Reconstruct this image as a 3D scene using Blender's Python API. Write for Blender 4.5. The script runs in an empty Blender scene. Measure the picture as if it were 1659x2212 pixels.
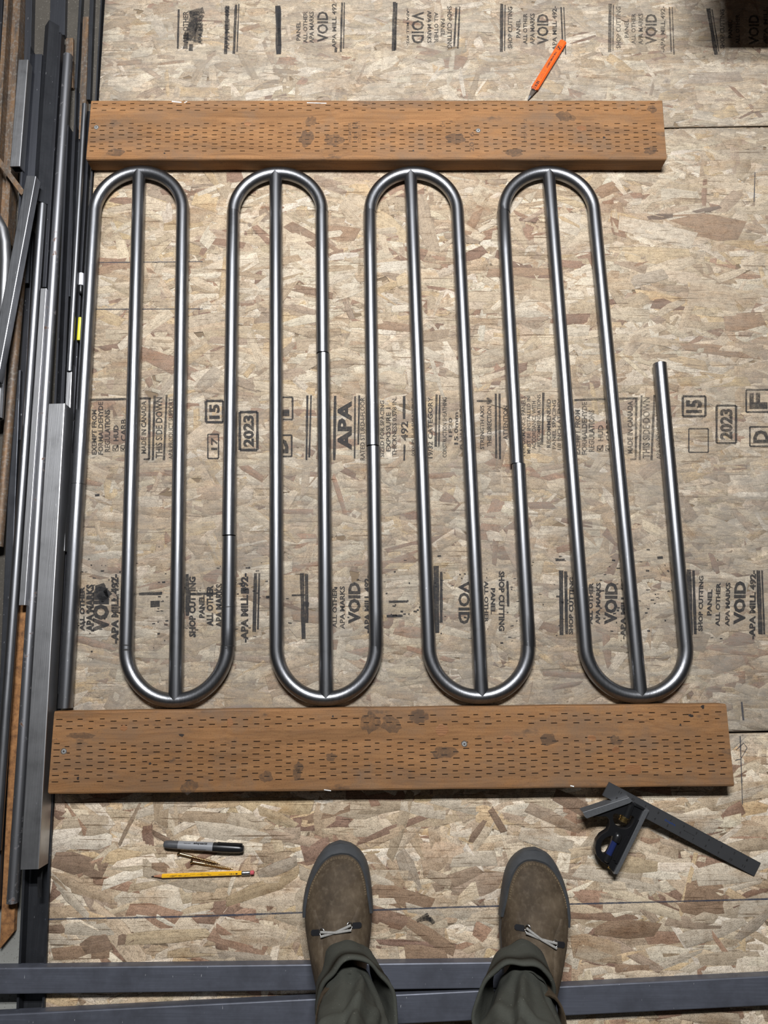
import bpy, bmesh, math, random
import numpy as np
from mathutils import Vector, Matrix, Euler

random.seed(7)
RNG = np.random.default_rng(11)
SC = bpy.context.scene
COL = SC.collection

# ------------------------------------------------------------------ camera
F = 1600.0                      # focal length in pixels of the 1659 x 2212 frame
TILT = math.radians(11.2)       # off straight down
CAMH = 1.385
cd = bpy.data.cameras.new('camera')
cd.sensor_fit = 'VERTICAL'; cd.sensor_height = 36.0; cd.sensor_width = 27.0
cd.lens = 36.0 * F / 2212.0
cd.clip_start = 0.02
cam = bpy.data.objects.new('camera', cd); COL.objects.link(cam)
cam.location = (0, 0, CAMH); cam.rotation_euler = (TILT, 0, 0)
SC.camera = cam

def at(px, py, z=0.0):
    """point of the place at height z that the photograph shows at (px, py)"""
    a = (px - 829.5) / F; b = -(py - 1106) / F
    d = Vector((a, b*math.cos(TILT) + math.sin(TILT), b*math.sin(TILT) - math.cos(TILT)))
    t = (z - CAMH) / d.z
    return Vector((0, 0, CAMH)) + d*t

# ------------------------------------------------------------------ world, lamps, exposure
w = bpy.data.worlds.new('shop'); SC.world = w; w.use_nodes = True
w.node_tree.nodes['Background'].inputs[0].default_value = (0.95, 0.97, 1.0, 1)
w.node_tree.nodes['Background'].inputs[1].default_value = 0.035
def strip_lamp(name, loc, sx, sy, power, rot=(0, 0, 0)):
    l = bpy.data.lights.new(name, 'AREA'); l.shape = 'RECTANGLE'; l.size = sx; l.size_y = sy
    l.energy = power; l.color = (0.97, 0.98, 1.0)
    o = bpy.data.objects.new(name, l); COL.objects.link(o); o.location = loc; o.rotation_euler = rot
strip_lamp('ceiling_strip_lamp', (-0.02, 1.36, 2.35), 0.85, 0.06, 62)
strip_lamp('ceiling_strip_lamp', (-0.02, 1.18, 2.35), 0.85, 0.06, 62)
SC.view_settings.view_transform = 'Standard'
SC.view_settings.look = 'None'
SC.view_settings.exposure = -0.16
SC.view_settings.gamma = 1.0
SC.view_settings.use_curve_mapping = False

# ------------------------------------------------------------------ helpers: objects
def tag(o, label=None, cat=None, group=None, kind=None):
    if label: o['label'] = label
    if cat: o['category'] = cat
    if group: o['group'] = group
    if kind: o['kind'] = kind
    return o

def thing(name, label, cat, loc=(0, 0, 0), group=None, rot=None):
    o = bpy.data.objects.new(name, None); COL.objects.link(o)
    o.empty_display_size = 0.02
    o.location = loc
    if rot: o.rotation_euler = rot
    return tag(o, label, cat, group)

def wloc(o):
    v = Vector(o.location)
    while o.parent:
        o = o.parent; v = v + Vector(o.location)
    return v

def obj(name, verts, faces, mat, parent=None, origin=None, smooth=False, local=False, angle=None):
    """verts in world coordinates unless local; origin = the object's own base point"""
    me = bpy.data.meshes.new(name)
    off = Vector((0, 0, 0))
    if not local:
        if origin is not None: off = Vector(origin)
        elif parent is not None: off = wloc(parent)
    me.from_pydata([(v[0]-off.x, v[1]-off.y, v[2]-off.z) for v in verts], [], faces)
    me.materials.append(MAT[mat] if isinstance(mat, str) else mat)
    bm = bmesh.new(); bm.from_mesh(me); bmesh.ops.recalc_face_normals(bm, faces=bm.faces); bm.to_mesh(me); bm.free()
    if smooth:
        me.shade_smooth()
        if angle: me.set_sharp_from_angle(angle=math.radians(angle))
    o = bpy.data.objects.new(name, me); COL.objects.link(o)
    if parent is not None: o.parent = parent
    if not local and origin is not None:
        o.location = Vector(origin) - (wloc(parent) if parent is not None else Vector((0, 0, 0)))
    return o

class MB:
    def __init__(s): s.v = []; s.f = []
    def add(s, v, f):
        b = len(s.v); s.v += [tuple(x) for x in v]; s.f += [tuple(i+b for i in g) for g in f]; return s
    def box(s, x0, x1, y0, y1, z0, z1, M=None):
        v = [Vector((x, y, z)) for z in (z0, z1) for y in (y0, y1) for x in (x0, x1)]
        if M: v = [M @ p for p in v]
        return s.add(v, [(0, 2, 3, 1), (4, 5, 7, 6), (0, 1, 5, 4), (2, 6, 7, 3), (0, 4, 6, 2), (1, 3, 7, 5)])
    def tube(s, pts, r, n=12, cap=True):
        pts = [Vector(p) for p in pts]; rings = []
        rs = r if isinstance(r, (list, tuple)) else [r]*len(pts)
        for i, p in enumerate(pts):
            t = (pts[min(i+1, len(pts)-1)] - pts[max(i-1, 0)]).normalized()
            a = Vector((0, 0, 1)) if abs(t.z) < 0.95 else Vector((1, 0, 0))
            x = t.cross(a).normalized(); y = x.cross(t).normalized()
            rings.append([p + rs[i]*(x*math.cos(2*math.pi*k/n) + y*math.sin(2*math.pi*k/n)) for k in range(n)])
        b = len(s.v)
        for R in rings: s.v += [tuple(q) for q in R]
        for i in range(len(rings)-1):
            for k in range(n):
                s.f.append((b+i*n+k, b+i*n+(k+1) % n, b+(i+1)*n+(k+1) % n, b+(i+1)*n+k))
        if cap:
            s.f.append(tuple(b+k for k in reversed(range(n))))
            s.f.append(tuple(b+(len(rings)-1)*n+k for k in range(n)))
        return s
    def lathe(s, p0, axis, prof, n=20):
        """prof: list of (distance along axis, radius)"""
        p0 = Vector(p0); t = Vector(axis).normalized()
        return s.tube([p0 + t*(d + 1e-7*i) for i, (d, r) in enumerate(prof)], [r for d, r in prof], n)
    def build(s, name, mat, parent=None, **k): return obj(name, s.v, s.f, mat, parent, **k)

def poly2d(outer, holes, z0, z1, bevel=0.0):
    """flat plate with holes, outline in local xy; returns verts, faces"""
    cu = bpy.data.curves.new('tmp', 'CURVE'); cu.dimensions = '2D'; cu.fill_mode = 'BOTH'
    cu.extrude = max((z1-z0)/2 - bevel, 0.0001); cu.bevel_depth = bevel; cu.bevel_resolution = 1
    if bevel: cu.offset = -bevel
    for ring in [outer] + list(holes):
        sp = cu.splines.new('POLY'); sp.points.add(len(ring)-1)
        for p, q in zip(sp.points, ring): p.co = (q[0], q[1], 0, 1)
        sp.use_cyclic_u = True
    o = bpy.data.objects.new('tmp', cu); COL.objects.link(o)
    bpy.context.view_layer.update()
    me = bpy.data.meshes.new_from_object(o.evaluated_get(bpy.context.evaluated_depsgraph_get()))
    zc = (z0+z1)/2
    v = [(p.co.x, p.co.y, p.co.z+zc) for p in me.vertices]; f = [tuple(p.vertices) for p in me.polygons]
    bpy.data.objects.remove(o); bpy.data.curves.remove(cu); bpy.data.meshes.remove(me)
    return v, f

def smooth_ring(pts, it=2):
    """Chaikin corner cutting on a closed 2D ring"""
    for _ in range(it):
        q = []
        for i in range(len(pts)):
            a = pts[i]; b = pts[(i+1) % len(pts)]
            q.append((a[0]*.75+b[0]*.25, a[1]*.75+b[1]*.25)); q.append((a[0]*.25+b[0]*.75, a[1]*.25+b[1]*.75))
        pts = q
    return pts

_tc = {}
def text_geo(s, weight=0.012):
    weight *= 1.6
    """glyph polygons of a line of text, scaled to a unit box (u along, v cap height)"""
    k = (s, weight)
    if k in _tc: return _tc[k]
    cu = bpy.data.curves.new('tmp', 'FONT'); cu.body = s; cu.size = 1; cu.offset = weight; cu.resolution_u = 2
    o = bpy.data.objects.new('tmp', cu); COL.objects.link(o)
    bpy.context.view_layer.update()
    me = bpy.data.meshes.new_from_object(o.evaluated_get(bpy.context.evaluated_depsgraph_get()))
    v = np.array([(p.co.x, p.co.y) for p in me.vertices]); f = [tuple(p.vertices) for p in me.polygons]
    bpy.data.objects.remove(o); bpy.data.curves.remove(cu); bpy.data.meshes.remove(me)
    lo = v.min(0); hi = v.max(0)
    v = (v - lo)/(hi - lo)
    _tc[k] = (v, f); return _tc[k]

# ------------------------------------------------------------------ materials
MAT = {}
class NT:
    def __init__(s, name):
        m = bpy.data.materials.new(name); m.use_nodes = True; s.m = m; s.t = m.node_tree
        s.b = s.t.nodes['Principled BSDF']; MAT[name] = m
    def n(s, typ, **kw):
        x = s.t.nodes.new(typ)
        for k, v in kw.items(): setattr(x, k, v)
        return x
    def l(s, a, b): s.t.links.new(a, b)
    def coord(s, scale=(1, 1, 1), kind='Object', rot=(0, 0, 0)):
        c = s.n('ShaderNodeTexCoord'); mp = s.n('ShaderNodeMapping')
        mp.inputs['Scale'].default_value = scale; mp.inputs['Rotation'].default_value = rot
        s.l(c.outputs[kind], mp.inputs['Vector']); return mp.outputs['Vector']
    def noise(s, vec, scale, detail=3, rough=0.6, out='Fac', dist=0.0):
        x = s.n('ShaderNodeTexNoise'); x.inputs['Scale'].default_value = scale
        x.inputs['Detail'].default_value = detail; x.inputs['Roughness'].default_value = rough
        x.inputs['Distortion'].default_value = dist
        s.l(vec, x.inputs['Vector']); return x.outputs[out]
    def ramp(s, fac, stops):
        r = s.n('ShaderNodeValToRGB'); e = r.color_ramp.elements
        while len(e) < len(stops): e.new(0.5)
        for i, (p, c) in enumerate(stops):
            e[i].position = p; e[i].color = c if len(c) == 4 else (*c, 1)
        s.l(fac, r.inputs['Fac']); return r.outputs['Color']
    def mix(s, fac, a, b, mode='MIX'):
        x = s.n('ShaderNodeMix', data_type='RGBA', blend_type=mode)
        for sock, val in ((x.inputs[0], fac), (x.inputs[6], a), (x.inputs[7], b)):
            if hasattr(val, 'is_linked'): s.l(val, sock)
            elif isinstance(val, (int, float)): sock.default_value = val
            else: sock.default_value = (*val, 1) if len(val) == 3 else val
        return x.outputs[2]
    def math(s, op, a, b=0.0):
        x = s.n('ShaderNodeMath', operation=op)
        for sock, val in ((x.inputs[0], a), (x.inputs[1], b)):
            if hasattr(val, 'is_linked'): s.l(val, sock)
            else: sock.default_value = val
        return x.outputs[0]
    def col(s, c): 
        if hasattr(c, 'is_linked'): s.l(c, s.b.inputs['Base Color'])
        else: s.b.inputs['Base Color'].default_value = (*c, 1)
    def set(s, rough=None, metal=None, **kw):
        if rough is not None:
            if hasattr(rough, 'is_linked'): s.l(rough, s.b.inputs['Roughness'])
            else: s.b.inputs['Roughness'].default_value = rough
        if metal is not None: 
            if hasattr(metal, 'is_linked'): s.l(metal, s.b.inputs['Metallic'])
            else: s.b.inputs['Metallic'].default_value = metal
        for k, v in kw.items(): s.b.inputs[k].default_value = v
    def bump(s, h, strength, dist):
        x = s.n('ShaderNodeBump'); x.inputs['Strength'].default_value = strength; x.inputs['Distance'].default_value = dist
        s.l(h, x.inputs['Height']); s.l(x.outputs['Normal'], s.b.inputs['Normal'])

BW = lambda v: (v, v, v)

def plain(name, c, rough=0.5, metal=0.0, var=0.15, scale=60, **kw):
    t = NT(name); v = t.coord()
    n = t.noise(v, scale, 3)
    t.col(t.mix(n, tuple(x*(1-var) for x in c), tuple(min(1, x*(1+var)) for x in c)))
    t.set(rough, metal, **kw); return t

# wood strands of the boards
t = NT('strand')
att = t.n('ShaderNodeAttribute', attribute_name='tint'); guv = t.n('ShaderNodeAttribute', attribute_name='grain')
dirt = t.n('ShaderNodeAttribute', attribute_name='dirt')
mp = t.n('ShaderNodeMapping'); mp.inputs['Scale'].default_value = (14, 420, 1); t.l(guv.outputs['Vector'], mp.inputs['Vector'])
g1 = t.noise(mp.outputs['Vector'], 1.0, 4, 0.65)
c = t.mix(1.0, att.outputs['Color'], t.ramp(g1, [(0.25, BW(.70)), (0.5, BW(.98)), (0.8, BW(1.12))]), 'MULTIPLY')
ob = t.coord()
blot = t.noise(ob, 75, 4, 0.7)
c = t.mix(1.0, c, t.ramp(blot, [(0.28, (.66, .62, .58)), (0.5, BW(1.0)), (0.75, (1.13, 1.12, 1.10))]), 'MULTIPLY')
spk = t.noise(ob, 620, 2, 0.6)
c = t.mix(1.0, c, t.ramp(spk, [(0.30, BW(.45)), (0.48, BW(.97)), (.7, BW(1.10))]), 'MULTIPLY')
mot = t.noise(t.coord((150, 330, 150)), 1, 5, .8)
c = t.mix(1.0, c, t.ramp(mot, [(0.30, (.55, .52, .49)), (0.46, BW(.97)), (0.70, BW(1.14))]), 'MULTIPLY')
brn = t.noise(t.coord((7, 16, 7)), 1, 4, .65)
c = t.mix(1.0, c, t.ramp(brn, [(0.30, (.80, .70, .61)), (0.46, BW(1.0)), (0.72, (1.06, 1.05, 1.03))]), 'MULTIPLY')
hair = t.noise(t.coord((11, 330, 11)), 1, 2, .5, dist=.6)
c = t.mix(1.0, c, t.ramp(hair, [(0.635, BW(1.0)), (0.69, (.42, .36, .31))]), 'MULTIPLY')
pit = t.noise(t.coord((60, 190, 60)), 1, 3, 0.75)
c = t.mix(1.0, c, t.ramp(pit, [(0.26, BW(.42)), (0.36, BW(1.0))]), 'MULTIPLY')
# trodden-in grey dirt, patchy
d1 = t.noise(ob, 9, 5, 0.7); d2 = t.noise(t.coord((22, 75, 22)), 1, 5, 0.75)
dm = t.math('MULTIPLY', t.ramp(t.math('ADD', t.math('MULTIPLY', d1, .45), t.math('MULTIPLY', d2, .55)), [(0.36, BW(0)), (0.60, BW(1))]), dirt.outputs['Fac'])
c = t.mix(t.math('MULTIPLY', dm, .85), c, (0.225, 0.198, 0.165))
d3 = t.noise(t.coord((30, 60, 30)), 1, 6, 0.8)
ds = t.math('MULTIPLY', t.ramp(d3, [(0.56, BW(0)), (0.70, BW(1))]), dirt.outputs['Fac'])
c = t.mix(t.math('MULTIPLY', ds, .55), c, (0.07, 0.063, 0.055))
t.col(c); t.set(0.82); t.b.inputs['Specular IOR Level'].default_value = 0.25
t.bump(g1, 0.35, 0.0006)

t = NT('board_core'); t.col(t.mix(t.noise(t.coord((30, 300, 30)), 1), (.10, .07, .045), (.26, .19, .12))); t.set(.9)
t = NT('concrete'); v = t.coord()
c = t.mix(t.noise(v, 14, 5, .7), (.034, .029, .023), (.080, .070, .056))
sy = t.n('ShaderNodeSeparateXYZ'); t.l(v, sy.inputs[0])
edge_ = t.math('ADD', sy.outputs['Y'], t.math('MULTIPLY', t.noise(v, 5, 4), .25))
near_pale = t.n('ShaderNodeMapRange'); near_pale.inputs[1].default_value = -.20; near_pale.inputs[2].default_value = -.36; t.l(edge_, near_pale.inputs[0])  # slab turns paler grey towards the near end, ragged border
c = t.mix(near_pale.outputs[0], c, (.30, .30, .275)); c = t.mix(t.ramp(t.noise(v, 330, 2), [(.62, BW(0)), (.70, BW(1))]), c, (.13, .12, .10))
t.col(c); t.set(.85); t.bump(t.noise(v, 150, 4), .3, .001)

def ink(name, cover, c=(0.022, 0.021, 0.022)):
    t = NT(name); v = t.coord()
    a = t.noise(v, 210, 4, .75); b = t.noise(v, 28, 3, .6)
    s = t.math('ADD', t.math('MULTIPLY', a, .6), t.math('MULTIPLY', b, .4))
    al = t.ramp(s, [(0.5 - .13*cover, BW(min(1, cover*1.15))), (0.53 + .16*cover, BW(cover*.42))])
    t.col(c); t.set(.8); t.l(al, t.b.inputs['Alpha'])
ink('ink_black', 0.93); ink('ink_worn', 0.74); ink('ink_faded', 0.56); ink('ink_smear', 0.55)
ink('wood_stain', .34, (.070, .055, .045)); ink('pencil_line_grey', 0.85, (.06, .06, .07)); ink('blue_chalk', .8, (.05, .06, .09))

# bare steel tube: bright, faint drawn lines, grey mill bloom
def steel(name, base, dark, rough, streak, metal=1.0, patch=.5):
    t = NT(name); vs = t.coord(streak); v = t.coord()
    s = t.noise(vs, 1, 4, .7); p = t.noise(v, 22, 4, .65)
    c = t.mix(s, dark, base); c = t.mix(t.math('MULTIPLY', t.ramp(p, [(.42, BW(0)), (.68, BW(1))]), patch), c, dark)
    sc = t.noise(t.coord((420, 90, 420)), 1, 2, .5)
    c = t.mix(t.ramp(sc, [(.74, BW(0)), (.78, BW(.6))]), c, (.8, .8, .82))
    t.col(c)
    rr = t.n('ShaderNodeMapRange'); rr.inputs[3].default_value = rough*.75; rr.inputs[4].default_value = rough*1.3
    t.l(p, rr.inputs[0]); t.set(rr.outputs[0], metal)
    if name in ('tube_steel', 'bright_steel', 'grey_steel'): t.bump(t.noise(t.coord(tuple(k*1.6 if k > 100 else k*.5 for k in streak)), 1, 3, .7), .22, .0007)
    return t
steel('tube_steel', (.40, .404, .415), (.13, .133, .145), .34, (500, 5, 500))
steel('bright_steel', (.58, .58, .585), (.33, .33, .34), .42, (350, 8, 350))
steel('grey_steel', (.40, .405, .42), (.20, .203, .215), .38, (350, 6, 350))
steel('mill_steel', (.10, .104, .115), (.038, .040, .046), .45, (300, 8, 300), .75, .8)
steel('mill_steel_cross', (.165, .178, .220), (.080, .084, .102), .44, (8, 300, 300), .35, .8)
steel('blue_steel', (.15, .156, .175), (.07, .073, .085), .42, (300, 6, 300), .85, .6)
steel('black_steel', (.045, .047, .055), (.018, .018, .021), .5, (300, 8, 300), .6, .6)
t = NT('rusty_steel'); v = t.coord(); p = t.noise(t.coord((90, 14, 90)), 1, 5, .7); q = t.noise(v, 160, 3)
c = t.mix(t.ramp(p, [(.38, BW(0)), (.62, BW(1))]), (.095, .075, .06), (.20, .12, .065)); c = t.mix(t.ramp(q, [(.5, BW(0)), (.7, BW(.6))]), c, (.25, .235, .21))
t.col(c); t.set(.62, .45)
t = NT('orange_rust'); v = t.coord(); p = t.noise(v, 70, 5, .75)
t.col(t.ramp(p, [(.3, (.10, .045, .02)), (.55, (.30, .14, .05)), (.75, (.42, .22, .09))])); t.set(.85)
t = NT('spotted_steel'); v = t.coord(); p = t.noise(v, 48, 4, .7)
c = t.mix(t.ramp(p, [(.62, BW(0)), (.70, BW(1))]), t.mix(t.noise(t.coord((300, 6, 300)), 1), (.22, .225, .24), (.46, .46, .48)), (.13, .065, .035))
t.col(c); t.set(.40, t.ramp(p, [(.60, BW(.95)), (.70, BW(.1))]))

# incised treated timber
def timber_mat(name, seedoff):
    t = NT(name)
    tc = t.n('ShaderNodeTexCoord'); mp = t.n('ShaderNodeMapping'); t.l(tc.outputs['Object'], mp.inputs['Vector'])
    mp.inputs['Location'].default_value = (seedoff, seedoff*.7, 0); v = mp.outputs['Vector']
    wrp = t.noise(v, 5, 2, .5, 'Color')
    vv = t.n('ShaderNodeVectorMath', operation='MULTIPLY_ADD'); t.l(wrp, vv.inputs[0]); vv.inputs[1].default_value = (.05, .030, .05); t.l(v, vv.inputs[2])
    m2 = t.n('ShaderNodeMapping'); m2.inputs['Scale'].default_value = (2.6, 230, 230); t.l(vv.outputs[0], m2.inputs['Vector'])
    g = t.noise(m2.outputs['Vector'], 1, 5, .65)
    m3 = t.n('ShaderNodeMapping'); m3.inputs['Scale'].default_value = (2.0, 38, 38); t.l(vv.outputs[0], m3.inputs['Vector'])
    g2 = t.noise(m3.outputs['Vector'], 1, 3, .6)
    c = t.ramp(g, [(.25, (.185, .085, .032)), (.5, (.262, .128, .050)), (.78, (.325, .168, .070))])
    c = t.mix(1.0, c, t.ramp(g2, [(.3, BW(.72)), (.5, BW(1.0)), (.72, BW(1.18))]), 'MULTIPLY')
    # grey weathered blotches and grimy rims
    b1 = t.noise(v, 9, 5, .7)
    c = t.mix(t.math('MULTIPLY', t.ramp(b1, [(.54, BW(0)), (.72, BW(1))]), .5), c, (.15, .115, .085))
    b2 = t.noise(t.coord((14, 26, 26)), 1, 4, .7)
    c = t.mix(t.math('MULTIPLY', t.ramp(b2, [(.62, BW(0)), (.72, BW(1))]), .65), c, (.05, .035, .026))
    sp = t.noise(v, 420, 2)
    c = t.mix(1.0, c, t.ramp(sp, [(.28, BW(.7)), (.45, BW(1))]), 'MULTIPLY')
    c = t.mix(t.math('MULTIPLY', t.ramp(t.noise(t.coord((5, 11, 11)), 1, 5, .75), [(.46, BW(0)), (.66, BW(1))]), .42), c, (.150, .105, .072))
    t.col(c); t.set(.72); t.b.inputs['Specular IOR Level'].default_value = .3; t.bump(g, .3, .0008)
timber_mat('timber_far', 3.1); timber_mat('timber_near', 8.6)
plain('incision', (.030, .014, .008), .9)
t = NT('knot'); v = t.coord(); wv = t.n('ShaderNodeTexWave', wave_type='RINGS'); wv.inputs['Scale'].default_value = 130; wv.inputs['Distortion'].default_value = 3; t.l(v, wv.inputs['Vector'])
t.col(t.mix(wv.outputs['Fac'], (.20, .082, .028), (.29, .13, .048))); t.set(.65)
plain('screw_zinc', (.34, .34, .33), .5, .35)
plain('pitch_black', (.02, .012, .008), .6)
plain('stain_grey', (.09, .07, .055), .9)
plain('white_paint', (.75, .75, .73), .6)
# small goods
plain('orange_lacquer', (.76, .115, .014), .42, var=.05)
plain('print_black', (.012, .011, .011), .6)
plain('print_faint', (.30, .06, .015), .6)
plain('graphite', (.03, .03, .034), .38, .3)
plain('cedar', (.42, .20, .11), .7)
t = NT('yellow_lacquer'); v = t.coord(); n = t.noise(t.coord((120, 320, 320)), 1, 4, .8)
t.col(t.mix(t.ramp(n, [(.64, BW(0)), (.68, BW(1))]), (.86, .47, .02), (.05, .035, .02))); t.set(.35)
plain('eraser_pink', (.55, .10, .12), .8)
plain('ferrule', (.72, .72, .70), .28, 1.0)
plain('brass', (.62, .44, .18), .28, 1.0)
t = NT('gilt_screw'); t.col((.46, .33, .19)); t.set(.3, 1.0)
t = NT('marker_barrel'); t.col(t.mix(t.noise(t.coord(), 40), (.20, .205, .22), (.28, .285, .30))); t.set(.4)
plain('marker_wear', (.07, .072, .078), .45, var=.35, scale=200)
plain('marker_black', (.012, .012, .013), .32)
plain('cast_black', (.010, .010, .011), .33)
plain('blade_steel', (.062, .063, .066), .5, .25, var=.12, scale=30)
plain('machined', (.34, .35, .365), .40, .8, var=.25, scale=300)
plain('logo_blue', (.02, .045, .16), .5)
t = NT('vial_blue'); t.col((.025, .04, .15)); t.set(.1); t.b.inputs['Transmission Weight'].default_value = .35
# boots and trousers
t = NT('boot_leather'); v = t.coord(); n1 = t.noise(v, 16, 5, .7); n2 = t.noise(v, 130, 4, .7)
c = t.ramp(n1, [(.32, (.040, .028, .017)), (.52, (.080, .057, .035)), (.72, (.135, .100, .064))])
c = t.mix(t.math('MULTIPLY', t.ramp(n2, [(.5, BW(0)), (.75, BW(1))]), .4), c, (.17, .135, .095))
t.col(c); t.set(.75); t.bump(n2, .35, .0012); t.b.inputs['Specular IOR Level'].default_value = .3
plain('boot_rubber', (.048, .051, .055), .6, var=.3, scale=90)
plain('boot_stitch', (.20, .145, .085), .85)
plain('lace_grey', (.30, .29, .27), .85, var=.45, scale=380)
plain('chrome', (.55, .55, .55), .25, 1.0)
t = NT('trouser_cloth'); v = t.coord(); n1 = t.noise(v, 20, 4, .6); n2 = t.noise(v, 700, 2)
c = t.mix(n1, (.033, .035, .028), (.066, .068, .056)); c = t.mix(t.math('MULTIPLY', n2, .35), c, (.12, .122, .105))
li = t.noise(t.coord((260, 900, 500)), 1, 2, .4); c = t.mix(t.ramp(li, [(.735, BW(0)), (.76, BW(.8))]), c, (.30, .29, .25))
t.col(c); t.set(.92); t.bump(n1, .4, .004); t.b.inputs['Specular IOR Level'].default_value = .2
plain('black_plastic', (.012, .012, .013), .35)
plain('highlighter_yellow', (.75, .68, .04), .4)
plain('white_plastic', (.72, .72, .75), .4)
plain('bench_black', (.02, .018, .016), .6)
plain('bench_wood', (.16, .09, .05), .6)

# ------------------------------------------------------------------ structure: slab and strand boards
ALPHA = 0.0200                       # the boards lie a little askew to the camera
ca, sa = math.cos(ALPHA), math.sin(ALPHA)
def b2w(u, v): return (u*ca - v*sa, u*sa + v*ca)
U0 = -0.5875; U1 = 1.85
SLAB = -0.0172
mb = MB().box(-3.0, 3.0, -2.2, 3.4, SLAB-.10, SLAB)
floor = tag(mb.build('floor', 'concrete'), 'grey concrete slab under oriented strand boards', 'floor', kind='structure')

BOARDS = [('far', 1.0955, 2.30), ('middle', -0.1415, 1.0925), ('near', -1.36, -0.1445)]
VIEW = (-0.62, 1.05, -0.80, 1.62)    # where the strands are built one by one

PAL = np.array([(.545, .445, .325), (.470, .365, .250), (.62, .53, .41), (.40, .295, .195), (.50, .36, .205), (.285, .165, .110), (.215, .125, .088), (.345, .255, .185), (.66, .58, .47)])
PW_MID = np.array([.27, .24, .15, .11, .06, .045, .02, .08, .025]); PW_NEAR = np.array([.25, .17, .17, .09, .07, .075, .05, .07, .055]); PW_FAR = np.array([.30, .24, .18, .12, .04, .025, .01, .06, .025])

PM = np.array([.505, .400, .276])
PAL = PM + (PAL-PM)*np.array([.85, .85, .95, .90, .70, .85, .90, .80, .95])[:, None]
def dirt_at(x, y):
    d = np.where(y > 1.09, .85, 0.0)
    m = (y <= 1.09) & (y > -.15)
    mid = np.interp(y, [-.15, .0, .30, .42, .55, .75, 1.09], [.95, .95, .85, .72, .5, .30, .28]) + np.interp(x, [0, .45, .8], [0, .0, .28])
    d = np.where(m, np.minimum(mid, 1), d)
    return np.where(y <= -.15, .12, d)

def strands(x0, x1, y0, y1, n, big, pw, z0, z1):
    """arrays describing n flakes lying in a rectangle (board coordinates)"""
    cx = RNG.uniform(x0-.02, x1+.02, n); cy = RNG.uniform(y0, y1, n)
    ang = np.where(RNG.random(n) < .70, RNG.normal(0, .26, n), RNG.uniform(-1.57, 1.57, n))
    L = np.clip(RNG.lognormal(math.log(.046*big), .45, n), .012, .15); W = np.clip(RNG.lognormal(math.log(.0125*big), .50, n), .003, .042)
    W = np.minimum(W, L*.7)
    z = RNG.uniform(z0, z1, n)
    pi = RNG.choice(len(PAL), n, p=pw/pw.sum())
    c = PAL[pi]*(1.0 if big < 1.5 else 1.30)*RNG.uniform(.84, 1.12, (n, 1))*(1+RNG.normal(0, .008, (n, 3)))  # near board: fresher wood, also brightened to offset lamp falloff
    return cx, cy, ang, L, W, z, c

def strand_rings(cx, cy, ang, L, W):
    n = len(cx)
    j = lambda s: RNG.uniform(-s, s, n)
    sk = j(.35)*W
    px = np.stack([-L/2 + sk + j(.06)*L, -L/2 + j(.10)*L, -L*.1 + j(.1)*L, L/2 + j(.05)*L, L/2 + sk + j(.08)*L, L*.1 + j(.12)*L], 1)
    py = np.stack([-W/2*RNG.uniform(.55, 1, n), W/2*RNG.uniform(.4, 1, n), W/2*RNG.uniform(.85, 1.12, n), W/2*RNG.uniform(.5, 1, n), -W/2*RNG.uniform(.4, 1, n), -W/2*RNG.uniform(.85, 1.12, n)], 1)
    c_, s_ = np.cos(ang)[:, None], np.sin(ang)[:, None]
    return px, py, cx[:, None]+px*c_-py*s_, cy[:, None]+px*s_+py*c_

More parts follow.
